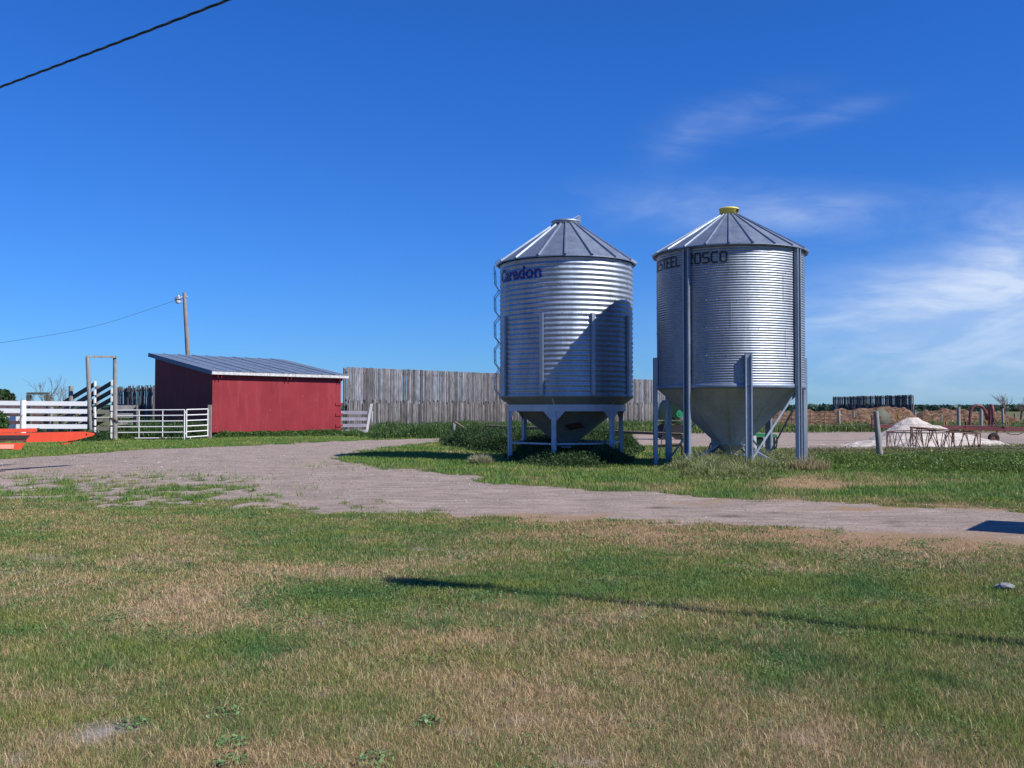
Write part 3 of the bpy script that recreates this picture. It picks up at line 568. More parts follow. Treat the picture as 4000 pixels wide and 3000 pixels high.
# --- second bin: long legs outside the wall, yellow cap
c2 = gx(2852, 28.5); v2 = math.atan2(c2.x, c2.y); R2 = 2.09; Y0, Y1 = 2.3, 6.06
B2 = thing('hopper_bin', 'corrugated steel hopper bin with black lettering, yellow cap and tall outside legs', 'grain bin', c2, 'grain bins')
def A2(deg): return R_(deg)-v2
P2, AMP2 = .0684, .0085
corr_wall(c2, R2, Y0, Y1, P2, AMP2, 220, 8, .755, [Y0+.755*k+.01 for k in (1, 2, 3, 4)], [(A2(0), 5.33, 6.04), (A2(1), 3.82, 4.57), (A2(43), 4.57, 5.33), (A2(45), 3.07, 3.82), (A2(-40), 4.57, 5.33)]).build('wall', M['galv2'], B2)
wrap(stencil('WESTEEL', .27, R2*R_(40)), c2, R2, AMP2, P2, Y0, A2(-79.5), 1, 5.60).build('lettering', M['black'], B2)
wrap(stencil('ROSCO', .27, R2*R_(31)), c2, R2, AMP2, P2, Y0, A2(-32.7), 1, 5.60).build('lettering', M['black'], B2)
bin_roof(B2, c2, 2.22, .27, 6.085, 7.25, 22, A2(0), .06, .035, M['galvroof'])
m = MB(); m.lathe([(.255, 7.22), (.255, 7.28), (.27, 7.285), (.27, 7.41), (.285, 7.415), (.285, 7.445), (.26, 7.46), (0, 7.475)], (c2.x, c2.y, 0), 40); capo = m.build('cap', M['yellow'], B2)
m = MB(); m.box(pol(c2, .30, A2(55), 7.345), (.05, .03, .09), A2(55)); m.tube([pol(c2, .31, A2(40), 7.37), pol(c2, .34, A2(55), 7.39), pol(c2, .31, A2(70), 7.36)], .008, 5); m.build('latch', M['dark'], capo)
m = MB(); m.lathe([(R2+.012, 2.305), (R2+.03, 2.29), (R2+.035, 2.20), (R2+.01, 2.172), (R2-.08, 2.17)], (c2.x, c2.y, 0), 96); m.build('ring_beam', M['galvroof'], B2)
m = MB(); m.lathe([(R2-.02, 2.19), (.40, .635), (.405, .62)], (c2.x, c2.y, 0), 72)
for k in range(9):     # lap seams of the cone sheets
    a = A2(-2+40*k); m.bar(pol(c2, R2-.05, a, 2.165), pol(c2, .42, a, .645), .035, .012)
m.build('hopper_cone', M['cone2'], B2)
m = MB(); m.lathe([(.40, .64), (.415, .62), (.40, .60), (.30, .45), (.17, .36), (.17, .33)], (c2.x, c2.y, 0), 48); m.build('discharge_boot', M['cone2'], B2)
m = MB(); m.box(pol(c2, .0, A2(0), .315), (.62, .42, .02)); m.build('slide_gate', M['dark'], B2)
m = MB(); m.box(pol(c2, .12, A2(90), .315)-Vector((0, .24, 0)), (.10, .05, .045)); m.box(pol(c2, .29, A2(90), .315)-Vector((0, .24, 0)), (.16, .05, .05)); m.build('gate_bracket', M['whitepipe'], B2)
RL2 = R2+.055; LEG = []
for k in range(8):
    d = -77+45*k; a = A2(d); tall = (k % 2 == 1); zt = 6.03 if tall else 3.10; u = Vector((math.cos(a), math.sin(a), 0)); m = MB(); hh = zt
    m.box(pol(c2, RL2-.028, a, hh/2), (.19, .010, hh), a)
    for s in (-1, 1):
        m.box(pol(c2, RL2+.022, a, hh/2)+u*.090*s, (.010, .092, hh), a); m.box(pol(c2, RL2+.072, a, hh/2)+u*(.090-.014)*s, (.034, .008, hh), a)
    m.build('leg', M['steel'], B2); LEG.append(a)
    p = MB(); p.box(pol(c2, RL2+.02, a, .012), (.3, .25, .02), a); p.build('foot_plate', M['steel'], B2)
for i, j, za, zb in ((2, 3, .12, 2.1), (3, 4, 2.1, .12), (0, 7, .12, 2.1), (6, 7, 2.05, .15), (5, 6, .12, 2.1), (4, 5, 2.1, .15)):
    m = MB(); m.bar(pol(c2, RL2-.05, LEG[i], za), pol(c2, RL2-.05, LEG[j], zb), .012, .06); m.build('brace', M['steel'], B2)
m = MB(); m.bar(pol(c2, RL2-.05, LEG[2]+.05, 1.0), pol(c2, RL2-.05, LEG[3]-.05, .2), .012, .04); 
for a, r in ((-62, 1.45), (58, 1.75), (150, 1.5), (-140, 1.5)):
    m = MB(); az = A2(a); m.bar(pol(c2, .38, az, .60), pol(c2, r, az, .0), .09, .045); m.build('boot_stay', M['steel'], B2)
for a0_, a1_ in ((30, 60), (-110, -150)):
    m = MB(); m.bar(pol(c2, .6, A2(a0_), .62), pol(c2, 1.5, A2(a1_), .02), .04, .02); m.build('stay_rod', M['steel'], B2)

# ---------------------------------------------------------------- red shed
fd = Vector((.656, .755, 0)).normalized(); bd = Vector((-fd.y, fd.x, 0)); SL = Vector(gx(829, 56)); LW, DW = 9.3, 6.35
SR = SL+fd*LW; zb = .30; zf, zk = 3.68, 4.83
SH = thing('shed', 'red lean-to shed with grey metal roof and white front fascia', 'shed', SL)
def sp(f, b, z): return SL+fd*f+bd*b+Vector((0, 0, z))
m = MB(); m.add([sp(0, 0, zb), sp(LW, 0, zb), sp(LW, DW, zb), sp(0, DW, zb), sp(0, 0, zf), sp(LW, 0, zf), sp(LW, DW, zk), sp(0, DW, zk)], [(0, 1, 5, 4), (1, 2, 6, 5), (2, 3, 7, 6), (3, 0, 4, 7), (0, 3, 2, 1)]); m.build('wall', M['red'], SH)
m = MB()
for b in (.3, DW/2, DW-.3): m.bar(sp(.05, b, .15), sp(LW-.05, b, .15), .2, .296)
m.build('skid', M['wooddark'], SH)
sl = (zk-zf)/DW
def rz_(b, o=0): return zf+sl*b+o
m = MB(); n = 120; of = -.30; ob = DW+.35; ol, orr = -.22, LW+.33
prof = []
for i in range(n*4+1):
    x = ol+(orr-ol)*i/(n*4); ph = (x-ol) % .2275
    prof.append((x, .022 if ph < .045 else .0))
vs = []; 
for x, h in prof: vs += [sp(x, of, rz_(of, .16+h)), sp(x, ob, rz_(ob, .16+h))]
m.add(vs, [(2*i, 2*i+2, 2*i+3, 2*i+1) for i in range(len(prof)-1)])
for k in range(1, 10):    # panel laps
    x = ol+(orr-ol)*k/10; m.bar(sp(x, of-.01, rz_(of, .19)), sp(x, ob, rz_(ob, .19)), .05, .035)
m.build('roof', M['shedroof'], SH)
m = MB(); m.add([sp(ol, of+.01, rz_(of, .02)), sp(orr, of+.01, rz_(of, .02)), sp(orr, ob, rz_(ob, .02)), sp(ol, ob, rz_(ob, .02)), sp(ol, of+.01, rz_(of, .15)), sp(orr, of+.01, rz_(of, .15)), sp(orr, ob, rz_(ob, .15)), sp(ol, ob, rz_(ob, .15))],
      [(0, 1, 2, 3), (4, 5, 6, 7), (0, 1, 5, 4), (1, 2, 6, 5), (2, 3, 7, 6), (3, 0, 4, 7)]); m.build('roof_deck', M['wooddark'], SH)
m = MB(); m.bar(sp(ol-.01, of-.015, rz_(of, .055)), sp(orr+.01, of-.015, rz_(of, .06)), .03, .165); m.build('front_fascia', M['fascia'], SH)
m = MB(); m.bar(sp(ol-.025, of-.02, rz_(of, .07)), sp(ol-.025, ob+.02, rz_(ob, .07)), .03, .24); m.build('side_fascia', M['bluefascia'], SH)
m = MB(); m.bar(sp(orr+.025, of-.02, rz_(of, .07)), sp(orr+.025, ob+.02, rz_(ob, .07)), .03, .22); m.build('side_fascia', M['fascia'], SH)
for x in (.20, .43, 5.0, 5.25, LW-.30, LW-.10):
    m = MB(); m.bar(sp(x, of+.03, rz_(of, -.12)), sp(x, .0, rz_(0, -.10)), .05, .20); m.build('rafter_tail', M['red'], SH)
for z in (1.95, 1.28, .58):
    m = MB(); m.bar(sp(LW-.45, -.03, z), sp(LW+.13, -.03, z), .05, .17); m.build('cleat', M['red'], SH)

# plank fence panel between shed and white post
pa = sp(LW+.1, .12, 0); pb = SR+fd*2.55+bd*.12; PF = thing('plank_fence', 'short grey plank fence panel beside the red shed with white end post', 'fence', (pa+pb)/2)
PF.location.z = 0
for z in (1.42, 1.0, .58, .2):
    m = MB(); m.bar(pa+Vector((0, 0, z)), pb+Vector((-.1, 0, z-.02)), .04, .21); m.build('plank', M['woodpurple'], PF)
m = MB(); m.bar(pb+Vector((-.22, -.05, 0)), pb+Vector((.10, -.05, 1.98)), .14, .20, (0, 1, 0)); m.bar(pb+Vector((.14, .0, .75)), pb+Vector((.17, 0, 1.5)), .05, .1, (0, 1, 0)); m.build('post', M['whitewood'], PF)

# ---------------------------------------------------------------- slab windbreaks
def windbreak(p, q, top, low, label, matU, matL, w=.17, gap=.02, jit=.05, side=-1, postz=None, seed=1, thick=.05, lean=.01, splits=0):
    random.seed(seed); p = Vector(p); q = Vector(q); d = (q-p); L = d.length; d.normalize(); n = Vector((d.y, -d.x, 0))*(-side)
    if n.y > 0: n = -n
    T = thing('slab_fence', label, 'fence', p); U = MB(); Lw = MB(); s = 0
    while s < L:
        ww = w*(.6+.8*random.random()); z = top+jit*(random.random()-.5); th = thick*(.6+.8*random.random()); of = random.random()*.03; t = d*(random.random()-.5)*lean*3
        a = p+d*(s+ww/2)+n*of
        # half-round slab
        x0, x1 = -ww/2, ww/2; prof = [(x0, 0), (x0+.02, th*.6), (0, th), (x1-.02, th*.6), (x1, 0)]
        vb = [a+d*x+n*y for x, y in prof]; vt = [v+Vector((0, 0, z))+t for v in vb]; U.add(vb+vt, [(i, i+1, i+6, i+5) for i in range(4)]+[(4, 0, 5, 9), (5, 6, 7, 8, 9)], True)
        s += ww+gap*(random.random()**2)*2
    U.build('upper_slabs', matU, T)
    if low:
        s = 0
        while s < L:
            ww = w*(.6+.7*random.random()); z = low+.34*(random.random()-.5); a = p+d*(s+ww/2)+n*(.09+.02*random.random()); th = thick*1.3
            prof = [(-ww/2, 0), (-ww/2+.02, th*.6), (0, th), (ww/2-.02, th*.6), (ww/2, 0)]; t = d*(random.random()-.5)*.04
            vb = [a+d*x+n*y for x, y in prof]; vt = [v+Vector((0, 0, z))+t for v in vb]; Lw.add(vb+vt, [(i, i+1, i+6, i+5) for i in range(4)]+[(4, 0, 5, 9), (5, 6, 7, 8, 9)], True)
            s += ww+gap*random.random()*1.5
        Lw.build('lower_slabs', matL, T)
    for z in (top*.92, top*.5, top*.15):
        m = MB(); m.bar(p+Vector((0, 0, z))-n*.05, q+Vector((0, 0, z))-n*.05, .08, .12); m.build('rail', M['wood'], T)
    k = int(L/2.4)
    for i in range(k+1):
        m = MB(); a = p+d*(L*i/k)-n*.18; m.tube([a, a+Vector((0, 0, top-.05))], .09, 8); m.build('post', M['wood'], T)
    return T
windbreak(gx(1352, 66), gx(2672, 99), 4.46, 2.15, 'tall long windbreak of weathered grey slabs behind the two bins', M['slab'], M['slablow'], w=.17, seed=3, gap=.012)
windbreak(gx(606, 70.5), gx(440, 76), 3.28, 1.9, 'dark gapped slab fence left of the red shed', M['slabshade'], M['slabshade'], w=.20, gap=.07, jit=.25, seed=5)
windbreak(gx(3254, 150), gx(3563, 130), 3.55, 2.2, 'distant dark slab windbreak standing behind the brown manure pile', M['slabshade'], M['slabshade'], w=.26, gap=.08, jit=.12, seed=8)

# ---------------------------------------------------------------- white board fence
yw = 49.0; WF = thing('board_fence', 'white four-board fence at the far left', 'fence', gx(96, yw))
for (ya, yb_, yc, yd) in ((1565, 1583, 1569, 1585), (1596, 1612, 1599, 1615), (1627, 1644, 1629, 1645), (1658, 1674, 1659, 1674)):
    m = MB(); a0_, a1_ = at(-260, (ya+yb_)/2-2, yw), at(340, (yc+yd)/2, yw+.9); m.bar(a0_, a1_, .04, .225); m.build('board', M['white'], WF)
for px in (96, -260):
    m = MB(); b = gx(px, yw+.10 if px > 0 else yw); m.tube([b+Vector((0, -.14, 0)), b+Vector((0, -.14, 2.07))], [.15, .135], 14); m.build('post', M['white'], WF)
m = MB(); m.tube([at(52, 1672, yw-.3), at(88, 1622, yw-.3)], .018, 5); m.build('prop_rod', M['rust'], WF)
# brown plank wall behind it
yv = 54.0; BW = thing('plank_wall', 'low dark brown plank wall behind the white board fence', 'wall', gx(60, yv))
m = MB()
for z0_, z1_ in ((.75, 1.02), (1.05, 1.33), (1.36, 1.62), (1.66, 1.80)): m.bar(gx(-300, yv, (z0_+z1_)/2), gx(193, yv, (z0_+z1_)/2), .05, z1_-z0_)
m.build('planks', M['woodbrown'], BW)
for px in (-290, -50, 120, 190):
    m = MB(); m.tube([gx(px, yv-.12), gx(px, yv-.12, 1.85)], .08, 8); m.build('post', M['wooddark'], BW)
# dark timber frame above
yt = 55.0; TF = thing('timber_frame', 'dark timber goalpost frame standing behind the white board fence', 'frame', gx(150, yt))
for px in (112, 184):
    m = MB(); m.bar(gx(px, yt), gx(px, yt, 2.42), .2, .2, (0, 1, 0)); m.build('post', M['wooddark'], TF)
m = MB(); m.bar(gx(106, yt-.01, 2.5), gx(191, yt-.01, 2.5), .22, .12); m.build('beam', M['wooddark'], TF)
m = MB(); m.bar(gx(173, yt-.12, 2.4), gx(180, yt-.12, 2.0), .05, .2, (0, 1, 0)); m.build('knee_brace', M['wooddark'], TF)

# ---------------------------------------------------------------- loading chute
LP0, LP1 = gx(358, 50.8), at(342, 1398, 50.8); RP0, RP1 = gx(451, 51.6), at(449, 1398, 51.6)
CH = thing('loading_chute', 'grey wooden livestock loading chute with tall gate frame and slanted boards', 'chute', (LP0+RP0)/2)
for a, b, r in ((LP0, LP1, .12), (RP0, RP1, .12)):
    m = MB(); m.tube([a, a*.5+b*.5, b], [r, r*.95, r*.82], 14); m.build('frame_post', M['wood'], CH)
m = MB(); m.bar(at(336, 1393, 50.75), at(455, 1394, 51.55), .14, .11); m.build('cross_beam', M['wood'], CH)
dirc = Vector((-2.35, 2.0, -.85)); zz = [2.93, 2.50, 2.08, 1.60]
for i, z in enumerate(zz):
    for s, P, ps in ((0, LP0, 'l'), (1, RP0, 'r')):
        P0 = Vector((P.x+(.20 if s == 0 else -.16), P.y-.05, z-(.0 if s == 0 else -.08))); P1_ = P0+dirc*1.3; m = MB(); m.bar(P0, P1_, .05, .235); m.build('side_board', M['wooddark'], CH)
        m = MB(); m.bar(P0+Vector((0, -.03, -.14)), P0+Vector((0, -.03, .14)), .075, .13, (0, 1, 0)); m.build('board_end', M['white'], CH)
for z in (1.33, .93, .55, .2):
    for s, P in ((0, LP0), (1, RP0)):
        p = Vector((P.x+(.22 if s == 0 else -.16), P.y-.08, z)); m = MB(); m.bar(p+Vector((0, 0, -.15)), p+Vector((0, 0, .15)), .07, .12, (0, 1, 0)); m.build('board_end', M['white'], CH)
for z, h in ((1.48, .22), (1.10, .24), (.62, .22)):
    m = MB(); m.bar(Vector((LP0.x+.2, LP0.y+.1, z)), Vector((RP0.x-.15, RP0.y+.1, z)), .05, h); m.build('cross_board', M['wooddark'], CH)
m = MB(); m.bar(Vector((LP0.x+.2, LP0.y+.05, .10)), Vector((RP0.x-.15, RP0.y+.05, .10)), .08, .08); m.build('sill_board', M['woodpanel'], CH)
fl = [Vector((LP0.x+.2, LP0.y, 1.22)), Vector((RP0.x-.15, RP0.y, 1.22))]; m = MB(); m.add([fl[0], fl[1], fl[1]+dirc*1.3, fl[0]+dirc*1.3]+[v-Vector((0, 0, .05)) for v in (fl[0], fl[1], fl[1]+dirc*1.3, fl[0]+dirc*1.3)], [(0, 1, 2, 3), (7, 6, 5, 4), (0, 1, 5, 4), (1, 2, 6, 5), (2, 3, 7, 6), (3, 0, 4, 7)]); m.build('ramp_floor', M['woodpanel'], CH)
for px, yy, zt in ((276, 52.1, 2.85), (380, 52.9, 2.9), (200, 53.4, 1.75), (312, 54.2, 1.75)):
    m = MB(); m.tube([gx(px, yy), gx(px, yy, zt)], .115, 12); m.build('support_post', M['wood'], CH)
m = MB(); m.tube([RP0+Vector((-.25, -.1, 1.17)), RP0+Vector((0, -.17, 1.1)), RP0+Vector((.16, -.12, .98)), RP0+Vector((.12, .1, .96))], .035, 6); m.build('chain', M['rust'], CH)

# grey plank panel behind the pipe gate
PP = thing('plank_barrier', 'grey weathered plank barrier behind the white pipe gate', 'fence', gx(500, 54))
for z in (1.72, 1.28, .88):
    m = MB(); m.bar(gx(458, 54, z), gx(538, 54, z), .05, .24); m.build('plank', M['woodpanel'], PP)
m = MB(); m.bar(gx(536, 53.9), gx(536, 53.9, 1.86), .07, .09, (0, 1, 0)); m.build('post', M['wood'], PP)

# pipe gates
def gate(pa, pb, zt, zb_, nr, vert, label, rb=None):
    pa = Vector(pa); pb = Vector(pb); T = thing('pipe_gate', label, 'gate', (pa.x, pa.y, 0), 'white pipe gates'); m = MB()
    for i in range(nr):
        z = zt-(zt-zb_)*i/(nr-1); q0 = pa.lerp(pb, .0 if (i < nr-2 or not rb) else rb[i-(nr-2)]); m = MB(); m.tube([q0+Vector((0, 0, z-.03*(i == 0)*0)), pb+Vector((0, 0, z+.03))], .030, 8); m.build('rail', M['whitepipe'], T)
    for t, r in vert:
        q = pa.lerp(pb, t); m = MB(); m.tube([q+Vector((0, -.005, zb_)), q+Vector((0, -.005, zt+.02))], r, 8); m.build('upright', M['whitepipe'], T)
    return T
ga, gb, gc = gx(457, 51.7), gx(721, 51.2), gx(812, 53.0)
G1 = gate(ga, gb, 1.56, .10, 6, ((.33, .026), (.68, .026), (1.0, .034)), 'long white six-rail pipe gate beside the loading chute', rb=(.02, .27))
m = MB(); m.tube([gb, gb+Vector((0, 0, .12))], .03, 8); m.build('foot', M['whitepipe'], G1)
m = MB(); q = ga.lerp(gb, .93); m.tube([q+Vector((0, 0, -.0)), q+Vector((0, 0, .12))], .02, 8); m.build('foot', M['whitepipe'], G1)
G2 = gate(gx(729, 51.3), gc, 1.60, .16, 6, ((0, .032), (1, .034)), 'short white pipe gate between the long gate and the red shed')
m = MB(); q = gx(745, 51.6); m.tube([q, q+Vector((0, 0, .2))], .022, 8); m.build('foot', M['whitepipe'], G2)
for z in (.35, 1.45):
    m = MB(); m.box(gx(725, 51.2, z), (.1, .06, .09)); m.build('hinge', M['whitepipe'], G2)
GP_ = MB(); b = gx(820, 53.6); GP_.bar(b, b+Vector((0, 0, 1.86)), .17, .17, (0, 1, 0)); o = GP_.build('gate_post', M['polewood'], None, b); tag(o, 'square brown gate post at the corner of the red shed', 'post')

# ---------------------------------------------------------------- light pole
pt, pbm = at(720, 1144, 68), gx(752, 68)
UP = thing('light_pole', 'leaning wooden yard light pole behind the red shed', 'light pole', pbm)
m = MB(); m.tube([pbm, pbm.lerp(pt, .5), pt], [.19, .16, .125], 14); m.build('pole', M['polewood'], UP)
h = at(694, 1168, 67.8); m = MB(); m.tube([at(712, 1160, 67.9), at(703, 1163, 67.8)], .05, 8); m.tube([at(706, 1166, 67.8), at(696, 1166, 67.8), at(684, 1171, 67.8)], [.10, .20, .13], 10); m.tube([at(713, 1180, 67.9), at(701, 1173, 67.8)], .02, 6); hd = m.build('lamp_head', M['steel'], UP)
m = MB(); q = at(695, 1174, 67.8); m.lathe([(.19, .0), (.17, -.12), (.13, -.20), (0, -.22)], q, 20); m.build('lamp_bowl', M['glass'], hd)
m = MB(); q = at(698, 1157, 67.8); m.lathe([(.0, .07), (.05, .05), (.06, 0), (.05, -.06)], q, 10); m.build('photocell', M['whitepipe'], hd)
m = MB(); m.lathe([(0, .04), (.04, 0), (0, -.04)], at(732, 1158, 67.9), 8); m.tube([at(714, 1158, 67.9), at(732, 1158, 67.9)], .012, 5); m.build('insulator', M['whitepipe'], UP)
def cable(pts, r, n=60):
    P = [Vector(p) for p in pts]; out = []
    t = np.linspace(0, 1, len(P)); tt = np.linspace(0, 1, n)
    k = min(3, len(P)-1); cs = [np.polyfit(t, [p[i] for p in P], k) for i in range(3)]
    out = [Vector([np.polyval(c, q) for c in cs]) for q in tt]; return out
m = MB(); m.tube(cable([at(-500, 1415, 60), at(0, 1337, 62), at(211, 1307, 63.5), at(359, 1277, 64.8), at(549, 1222, 66.5), at(714, 1163, 67.9)], .01), .011, 5); o = m.build('service_wire', M['wire'], None, at(714, 1163, 67.9)); tag(o, 'thin dark wire sagging from the yard light pole to the left', 'wire')
# heavy overhead cable, three twisted strands, hanging between unseen poles
A_, P_ = at(0, 341, 14.0), at(890, 0, 11.0); dd = (P_-A_); base = [A_+dd*t for t in np.linspace(-1.6, 3.85, 320)]
m = MB()
for k in range(3):
    pts = []
    for i, b in enumerate(base):
        t = -1.6+5.45*i/319; sag = .020*(t-.1)*(t-1.0)*1.0; ph = i*.55+k*2*PI/3; pts.append(b+Vector((.006*math.cos(ph), .006*math.cos(ph)*.8, .011*math.sin(ph)+sag)))
    m.tube(pts, .0085, 5)
o = m.build('overhead_cable', M['wire'], None, A_); tag(o, 'thick twisted dark cable crossing the top left of the sky', 'cable')

# ---------------------------------------------------------------- orange implement
yo = 28.0; OM = thing('farm_implement', 'bright orange farm implement arms reaching in at the left', 'farm machine', gx(-120, yo))
def plate(pts, Y, th, name, mat, par=OM):
    m = MB(); m.prism([at(x, y, Y*.8015/(.377-(x-2000)/F)) for x, y in pts], (-th*.936, th*.353, 0)); return m.build(name, mat, par)
ma = plate([(-330, 1686), (-60, 1690), (100, 1691), (330, 1686), (368, 1692), (370, 1699), (355, 1704), (292, 1720), (250, 1724), (110, 1727), (90, 1722), (-330, 1727)], yo, .16, 'main_arm', M['orange'])
plate([(-330, 1702), (118, 1700), (104, 1716), (-330, 1719)], yo-.03, .018, 'slot_panel', M['dark'], ma)
plate([(-330, 1721.5), (104, 1719.5), (102, 1722), (-330, 1724)], yo-.03, .02, 'rib', M['darkred'], ma)
m = MB(); m.tube([at(368, 1695, yo+.08), at(380, 1694, yo+.08)], .05, 10); m.build('pivot_tip', M['dark'], ma)
m = MB(); m.tube([at(338, 1697, yo-.31), at(338, 1697, yo-.25)], .024, 8); m.build('bolt', M['dark'], ma)
ua = plate([(-330, 1678), (-40, 1674), (60, 1675), (140, 1673), (146, 1678), (143, 1687), (-20, 1690), (-330, 1694)], yo+2.2, .16, 'upper_arm', M['orange'])
m = MB(); m.tube([at(116, 1682, yo+.02), at(116, 1682, yo+.08)], .024, 8); m.build('bolt', M['dark'], ua)
m = MB(); m.tube([at(143, 1679, yo+.32), at(155, 1678, yo+.36)], .05, 10); m.build('pivot_tip', M['dark'], ua)
plate([(-330, 1733), (98, 1731), (80, 1756), (-330, 1758)], yo-.4, .04, 'lower_panel', M['orange']); plate([(-330, 1737), (56, 1736), (52, 1753), (-330, 1755)], yo-.43, .018, 'faded_decal', M['fadedorange'])
m = MB(); m.bar(at(222, 1723, yo-1.1), at(246, 1735, yo-1.0), .03, .02); m.bar(at(246, 1735, yo-1.0), at(290, 1721, yo-.6), .05, .03); m.build('bracket', M['orange'], OM)
m = MB()
for px in (-60, -250): m.bar(at(px, 1705, yo-.35-(370-px)*.0085), at(px, 1690, yo+2.3-(370-px)*.0085), .10, .12)
m.bar(at(-200, 1707, yo-4.7), at(-200, 1745, yo-5.1), .08, .08); m.build('frame', M['orange'], OM)
for Y in (yo-4.9, yo-3.2):
    q = gx(-260, Y, .38); m = MB(); pr = [(.17, -.09), (.33, -.11), (.38, -.07), (.38, .07), (.33, .11), (.17, .09)]
    vs = []; sg = 24
    for r, w in pr: vs += [q+Vector((r*math.cos(2*PI*k/sg), w, r*math.sin(2*PI*k/sg))) for k in range(sg)]
    m.add(vs, [(i*sg+k, i*sg+(k+1) % sg, (i+1)*sg+(k+1) % sg, (i+1)*sg+k) for i in range(5) for k in range(sg)], True); m.build('wheel', M['dark'], OM)

# ---------------------------------------------------------------- middle distance: rails, post, log
def P3(px, py, Y): return at(px, py, Y)
RF = thing('rail_fence', 'low brown pole rail behind the bins', 'fence', gx(1902, 51))
def alongz(px):   # rail line
    t = (px-1902)/(2668-1902); inv = 1/51*(1-t)+1/33.3*t; return 1/inv
rp = [at(px, py, alongz(px)) for px, py in ((1902, 1664), (2090, 1671), (2310, 1682), (2545, 1692), (2668, 1698))]
m = MB(); m.tube(rp, .055, 8); m.build('rail', M['log'], RF)
for px, yt_ in ((1902, 1664), (2330, 1683), (2668, 1697)):
    Y = alongz(px); m = MB(); m.tube([gx(px, Y), at(px, yt_-2, Y)], .075, 10); m.build('post', M['log'], RF)
m = MB(); m.tube([at(2560, 1741, 33.8), at(2668, 1737, 33.2)], .06, 8); m.build('lower_rail', M['log'], RF)
LP = thing('leaning_post', 'short grey post with a fallen pole leaning on it, left of the bins', 'post', gx(1770, 50))
m = MB(); m.tube([gx(1770, 50), at(1773, 1650, 50)], .09, 10); m.build('post', M['wood'], LP)
m = MB(); m.tube([at(1778, 1650, 49.8), at(1866, 1706, 47.5)], .065, 8); m.build('fallen_pole', M['log'], LP)

# ---------------------------------------------------------------- mounds
def mound(name, outline, Y, depth, mat, label, cat, nseed=1, rough=.12, res=.12, detail=3.0):
    """outline: list of (px, py) of the ridge; turned into a ridge height profile over x at distance Y"""
    P = [at(px, py, Y) for px, py in outline]; X0, X1 = P[0].x, P[-1].x; nx_ = int((X1-X0)/res)+1; ny_ = int(depth*2/res)+1
    xs2 = np.linspace(X0, X1, nx_); ys2 = np.linspace(-depth, depth, ny_); rid = np.interp(xs2, [p.x for p in P], [max(p.z, 0) for p in P])
    XX, YY = np.meshgrid(xs2, ys2); RR = np.interp(XX, xs2, rid); w = np.clip(1-np.abs(YY)/depth, 0, 1); sh = w**.95
    ed = np.minimum(1, np.minimum(XX-X0, X1-XX)/.5)
    Z = RR*sh+rough*(fbm(XX*detail, YY*detail, 5, nseed)-.5)*2*np.minimum(1, w*5)*ed-.05
    V = np.stack([XX, Y+YY, Z], -1).reshape(-1, 3); i_, j_ = np.meshgrid(np.arange(ny_-1), np.arange(nx_-1), indexing='ij'); a = (i_*nx_+j_).ravel()
    o = npmesh(name, V, np.stack([a, a+1, a+nx_+1, a+nx_], 1), mat, smooth=False, loc=((X0+X1)/2, Y, 0)); tag(o, label, cat); return o
t = NT('pale_crushed_gravel'); v = t.coord(); f = t.noise(22, 5, v, .75); col = t.ramp(f, [(.32, (.24, .20, .175)), (.5, (.50, .445, .40)), (.66, (.68, .62, .57))])
k = t.ramp(t.noise(2.5, 5, t.coord((1, 1, 1))), [(.32, .6), (.45, 1.0)]); col = t.mix(1.0, col, k, 'MULTIPLY'); t.bump(f, .8, .03); M['pile'] = t.fin(col, .9, 0, .1)
t = NT('brown_manure'); v = t.coord(); f = t.noise(3.2, 6, v, .7); col = t.ramp(f, [(.35, (.045, .026, .018)), (.5, (.14, .085, .055)), (.68, (.30, .205, .135))]); t.bump(t.noise(9, 5, v, .7), 1, .08); M['manure'] = t.fin(col, .95, 0, .1)
mound('gravel_pile', [(3180, 1744), (3290, 1742), (3400, 1712), (3450, 1680), (3500, 1648), (3548, 1624), (3585, 1624), (3620, 1641), (3680, 1667), (3760, 1690), (3860, 1712), (3930, 1730), (3960, 1738)], 43.4, 2.4, M['pile'], 'pale crushed gravel pile behind the rusty bale feeders', 'gravel pile', 3, .10, .05, 2.6)
mound('manure_pile', [(2700, 1680), (2800, 1640), (2900, 1618), (2990, 1604), (3080, 1602), (3150, 1601), (3200, 1602), (3280, 1599), (3330, 1597), (3400, 1594), (3440, 1590), (3500, 1594), (3535, 1594), (3560, 1612), (3590, 1650)], 84, 5.5, M['manure'], 'long lumpy brown manure pile in front of the distant slab windbreak', 'manure pile', 7, .42, .25, 1.1)
mound('manure_pile', [(3560, 1640), (3590, 1612), (3612, 1604), (3700, 1601), (3780, 1605), (3860, 1606), (3920, 1612), (3970, 1640), (4010, 1665)], 88, 5, M['manure'], 'lumpy brown manure pile behind the red hay rake at right', 'manure pile', 12, .42, .25, 1.1)

# ---------------------------------------------------------------- bale feeders
def feeder(c, r, zt, label, n=12, seed=0, tilt=(0, 0)):
    T = thing('bale_feeder', label, 'bale feeder', c, 'rusty round bale feeders'); c = Vector(c)
    def pt(a, z, rr=r): return c+Vector((rr*math.cos(a), rr*math.sin(a), z+tilt[0]*math.cos(a)*z+tilt[1]*math.sin(a)*z))
    for z, nm in ((zt, 'top_hoop'), (.03, 'bottom_hoop')):
        m = MB(); m.tube([pt(2*PI*k/40, z) for k in range(41)], .026, 6, caps=False); m.build(nm, M['rust'], T)
    for k in range(n):
        a = 2*PI*k/n+seed; b = a+PI/n
        for p, q in ((pt(a-.06, zt), pt(b-.04, .03)), (pt(b+.04, .03), pt(a+2*PI/n-.10, zt))):
            m = MB(); m.tube([p, q], .016, 6); m.build('slant_bar', M['rust'], T)
feeder(gx(3690, 38.0), 1.24, .80, 'rusty round bale feeder nearest the gravel pile centre, the taller right one', 13, .1, (-.12, .06))
